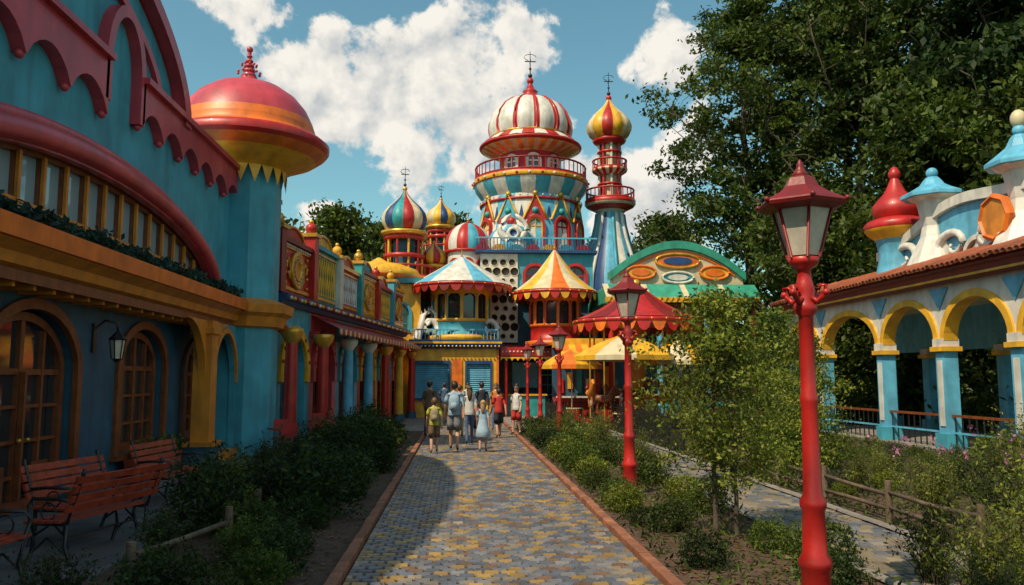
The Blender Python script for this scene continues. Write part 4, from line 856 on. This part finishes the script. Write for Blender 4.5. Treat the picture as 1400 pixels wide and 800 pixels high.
    b=B(T); hz=1.655; ks=1.12 if kid else 1
    b.lathe(0,.01,[(max(.001,.078*ks*sin(pi*i/12)**.85*(1-.12*(i<4))),hz-.115*ks*cos(pi*i/12)) for i in range(13)],18,skinm,sy=1.2)
    b.tube([(0,.1*ks,hz+.02),(0,.118*ks,hz-.012),(0,.1*ks,hz-.03)],[.008,.014,.01],skinm,6)
    for q in(-1,1): b.ball(q*.03,.088*ks,hz+.012,.012,eyem,8); b.ball(q*.078*ks,.005,hz-.005,.02,skinm,8,1.4); b.tube([(q*.016,.1*ks,hz+.038),(q*.045,.09*ks,hz+.038)],.005,haird,4)
    b.tube([(-.024,.092*ks,hz-.055),(0,.1*ks,hz-.057),(.024,.092*ks,hz-.055)],.006,lipm,5)
    b.fin('head',rt)
    b=B(T); vs=[];fs=[];n1,n2=16,9
    for a in range(n2):
        th=pi*.5*a/(n2-1)*1.35
        for k in range(n1):
            ph=2*pi*k/n1; back=max(0,-sin(ph)); t2=th*(.78+.42*back); rr=.092*ks*(1+.03*sin(k*3))
            vs.append((rr*sin(t2)*cos(ph),-.004+rr*1.18*sin(t2)*sin(ph),hz+.012+.118*ks*cos(t2)))
    for a in range(n2-1):
        for k in range(n1): fs.append((a*n1+k,a*n1+(k+1)%n1,(a+1)*n1+(k+1)%n1,(a+1)*n1+k))
    b.add(vs,fs,hair,True)
    if long_: b.tube([(0,-.05,hz+.05),(0,-.085,hz-.05),(0,-.09,hz-.16),(0,-.095,hz-.27),(0,-.09,hz-.33)],[.07,.085,.08,.06,.02],hair,12)
    b.fin('hair',rt)
    b=B(T)
    for q in(-1,1):
        px_,py_=q*(sw+.07),-arm*q*1.15+.07
        for f in range(4):
            l=[.062,.07,.066,.05][f]; fy=py_+.027-f*.018; b.tube([(px_,fy,.82),(px_-q*.004,fy+.003,.82-l*.5),(px_-q*.016,fy+.008,.82-l)],[.0095,.0085,.006],skinm,6)
        b.tube([(px_,py_+.03,.86),(px_-q*.012,py_+.055,.83),(px_-q*.018,py_+.058,.795)],[.011,.01,.007],skinm,6)
    b.fin('fingers',rt)
    if pack:
        b=B(T); b.lathe(0,-.19,[(.02,1.02),(.11,1.03),(.14,1.1),(.14,1.3),(.11,1.4),(.03,1.43)],16,pack,sy=.65); b.lathe(0,-.27,[(.02,1.06),(.08,1.07),(.09,1.15),(.07,1.22),(.01,1.23)],12,pack,sy=.5)
        for q in(-1,1): b.tube([(q*.09,-.13,1.4),(q*.1,.0,1.47),(q*.1,.11,1.35),(q*.11,.09,1.15),(q*.11,-.1,1.08)],.014,pack,5)
        b.fin('backpack',rt)
C=cl
person(-.62,21.5,1.42,3,C['yg'],C['br'],hairb,'shorts',.2,.16,pack=C['kh'])
person(-.1,22.3,1.85,-2,C['lb'],C['gr'],haird,'shorts',-.22,.2,pack=C['lb'])
person(.34,24.3,1.7,4,C['wh'],C['dn'],hairb,'pants',.18,.12,True,sex=1)
person(.67,21.8,1.34,-8,C['dr'],C['dr'],hairl,'dress',.14,.1,True,sex=1)
person(1.35,27,1.6,10,C['rd'],C['dk'],haird,'shorts',.2,.2)
person(-.95,27.5,1.85,-20,C['br'],C['dk'],haird,'pants',.15,.1)
person(.05,27.5,1.72,0,C['lb'],C['kh'],hairb,'pants',-.2,.15)
person(.85,29.5,1.8,15,C['dk'],C['dn'],haird,'long',.2,.15)
person(1.45,31,1.75,170,C['or_'],C['dn'],hairb,'pants',.2,.15,True,sex=1)
person(2.05,28.5,1.66,150,C['wh'],C['rd'],hairb,'shorts',.1,.1,sex=1)
person(.62,26.5,1.15,-5,C['rd'],C['dk'],hairb,'shorts',.14,.12)
person(.4,34,1.75,190,C['wh'],C['dn'],haird,'pants',.1,.1)
person(2.6,36,1.7,90,C['rd'],C['dk'],haird,'pants',.1,.1)
person(5.6,33.5,1.75,100,C['lb'],C['dk'],hairb,'pants',.1,.1)
person(6.6,31.8,1.65,160,C['wh'],C['dn'],hairl,'pants',.1,.1,True,sex=1)
person(-.6,36,1.75,5,C['dn'],C['kh'],haird,'shorts',.1,.1)
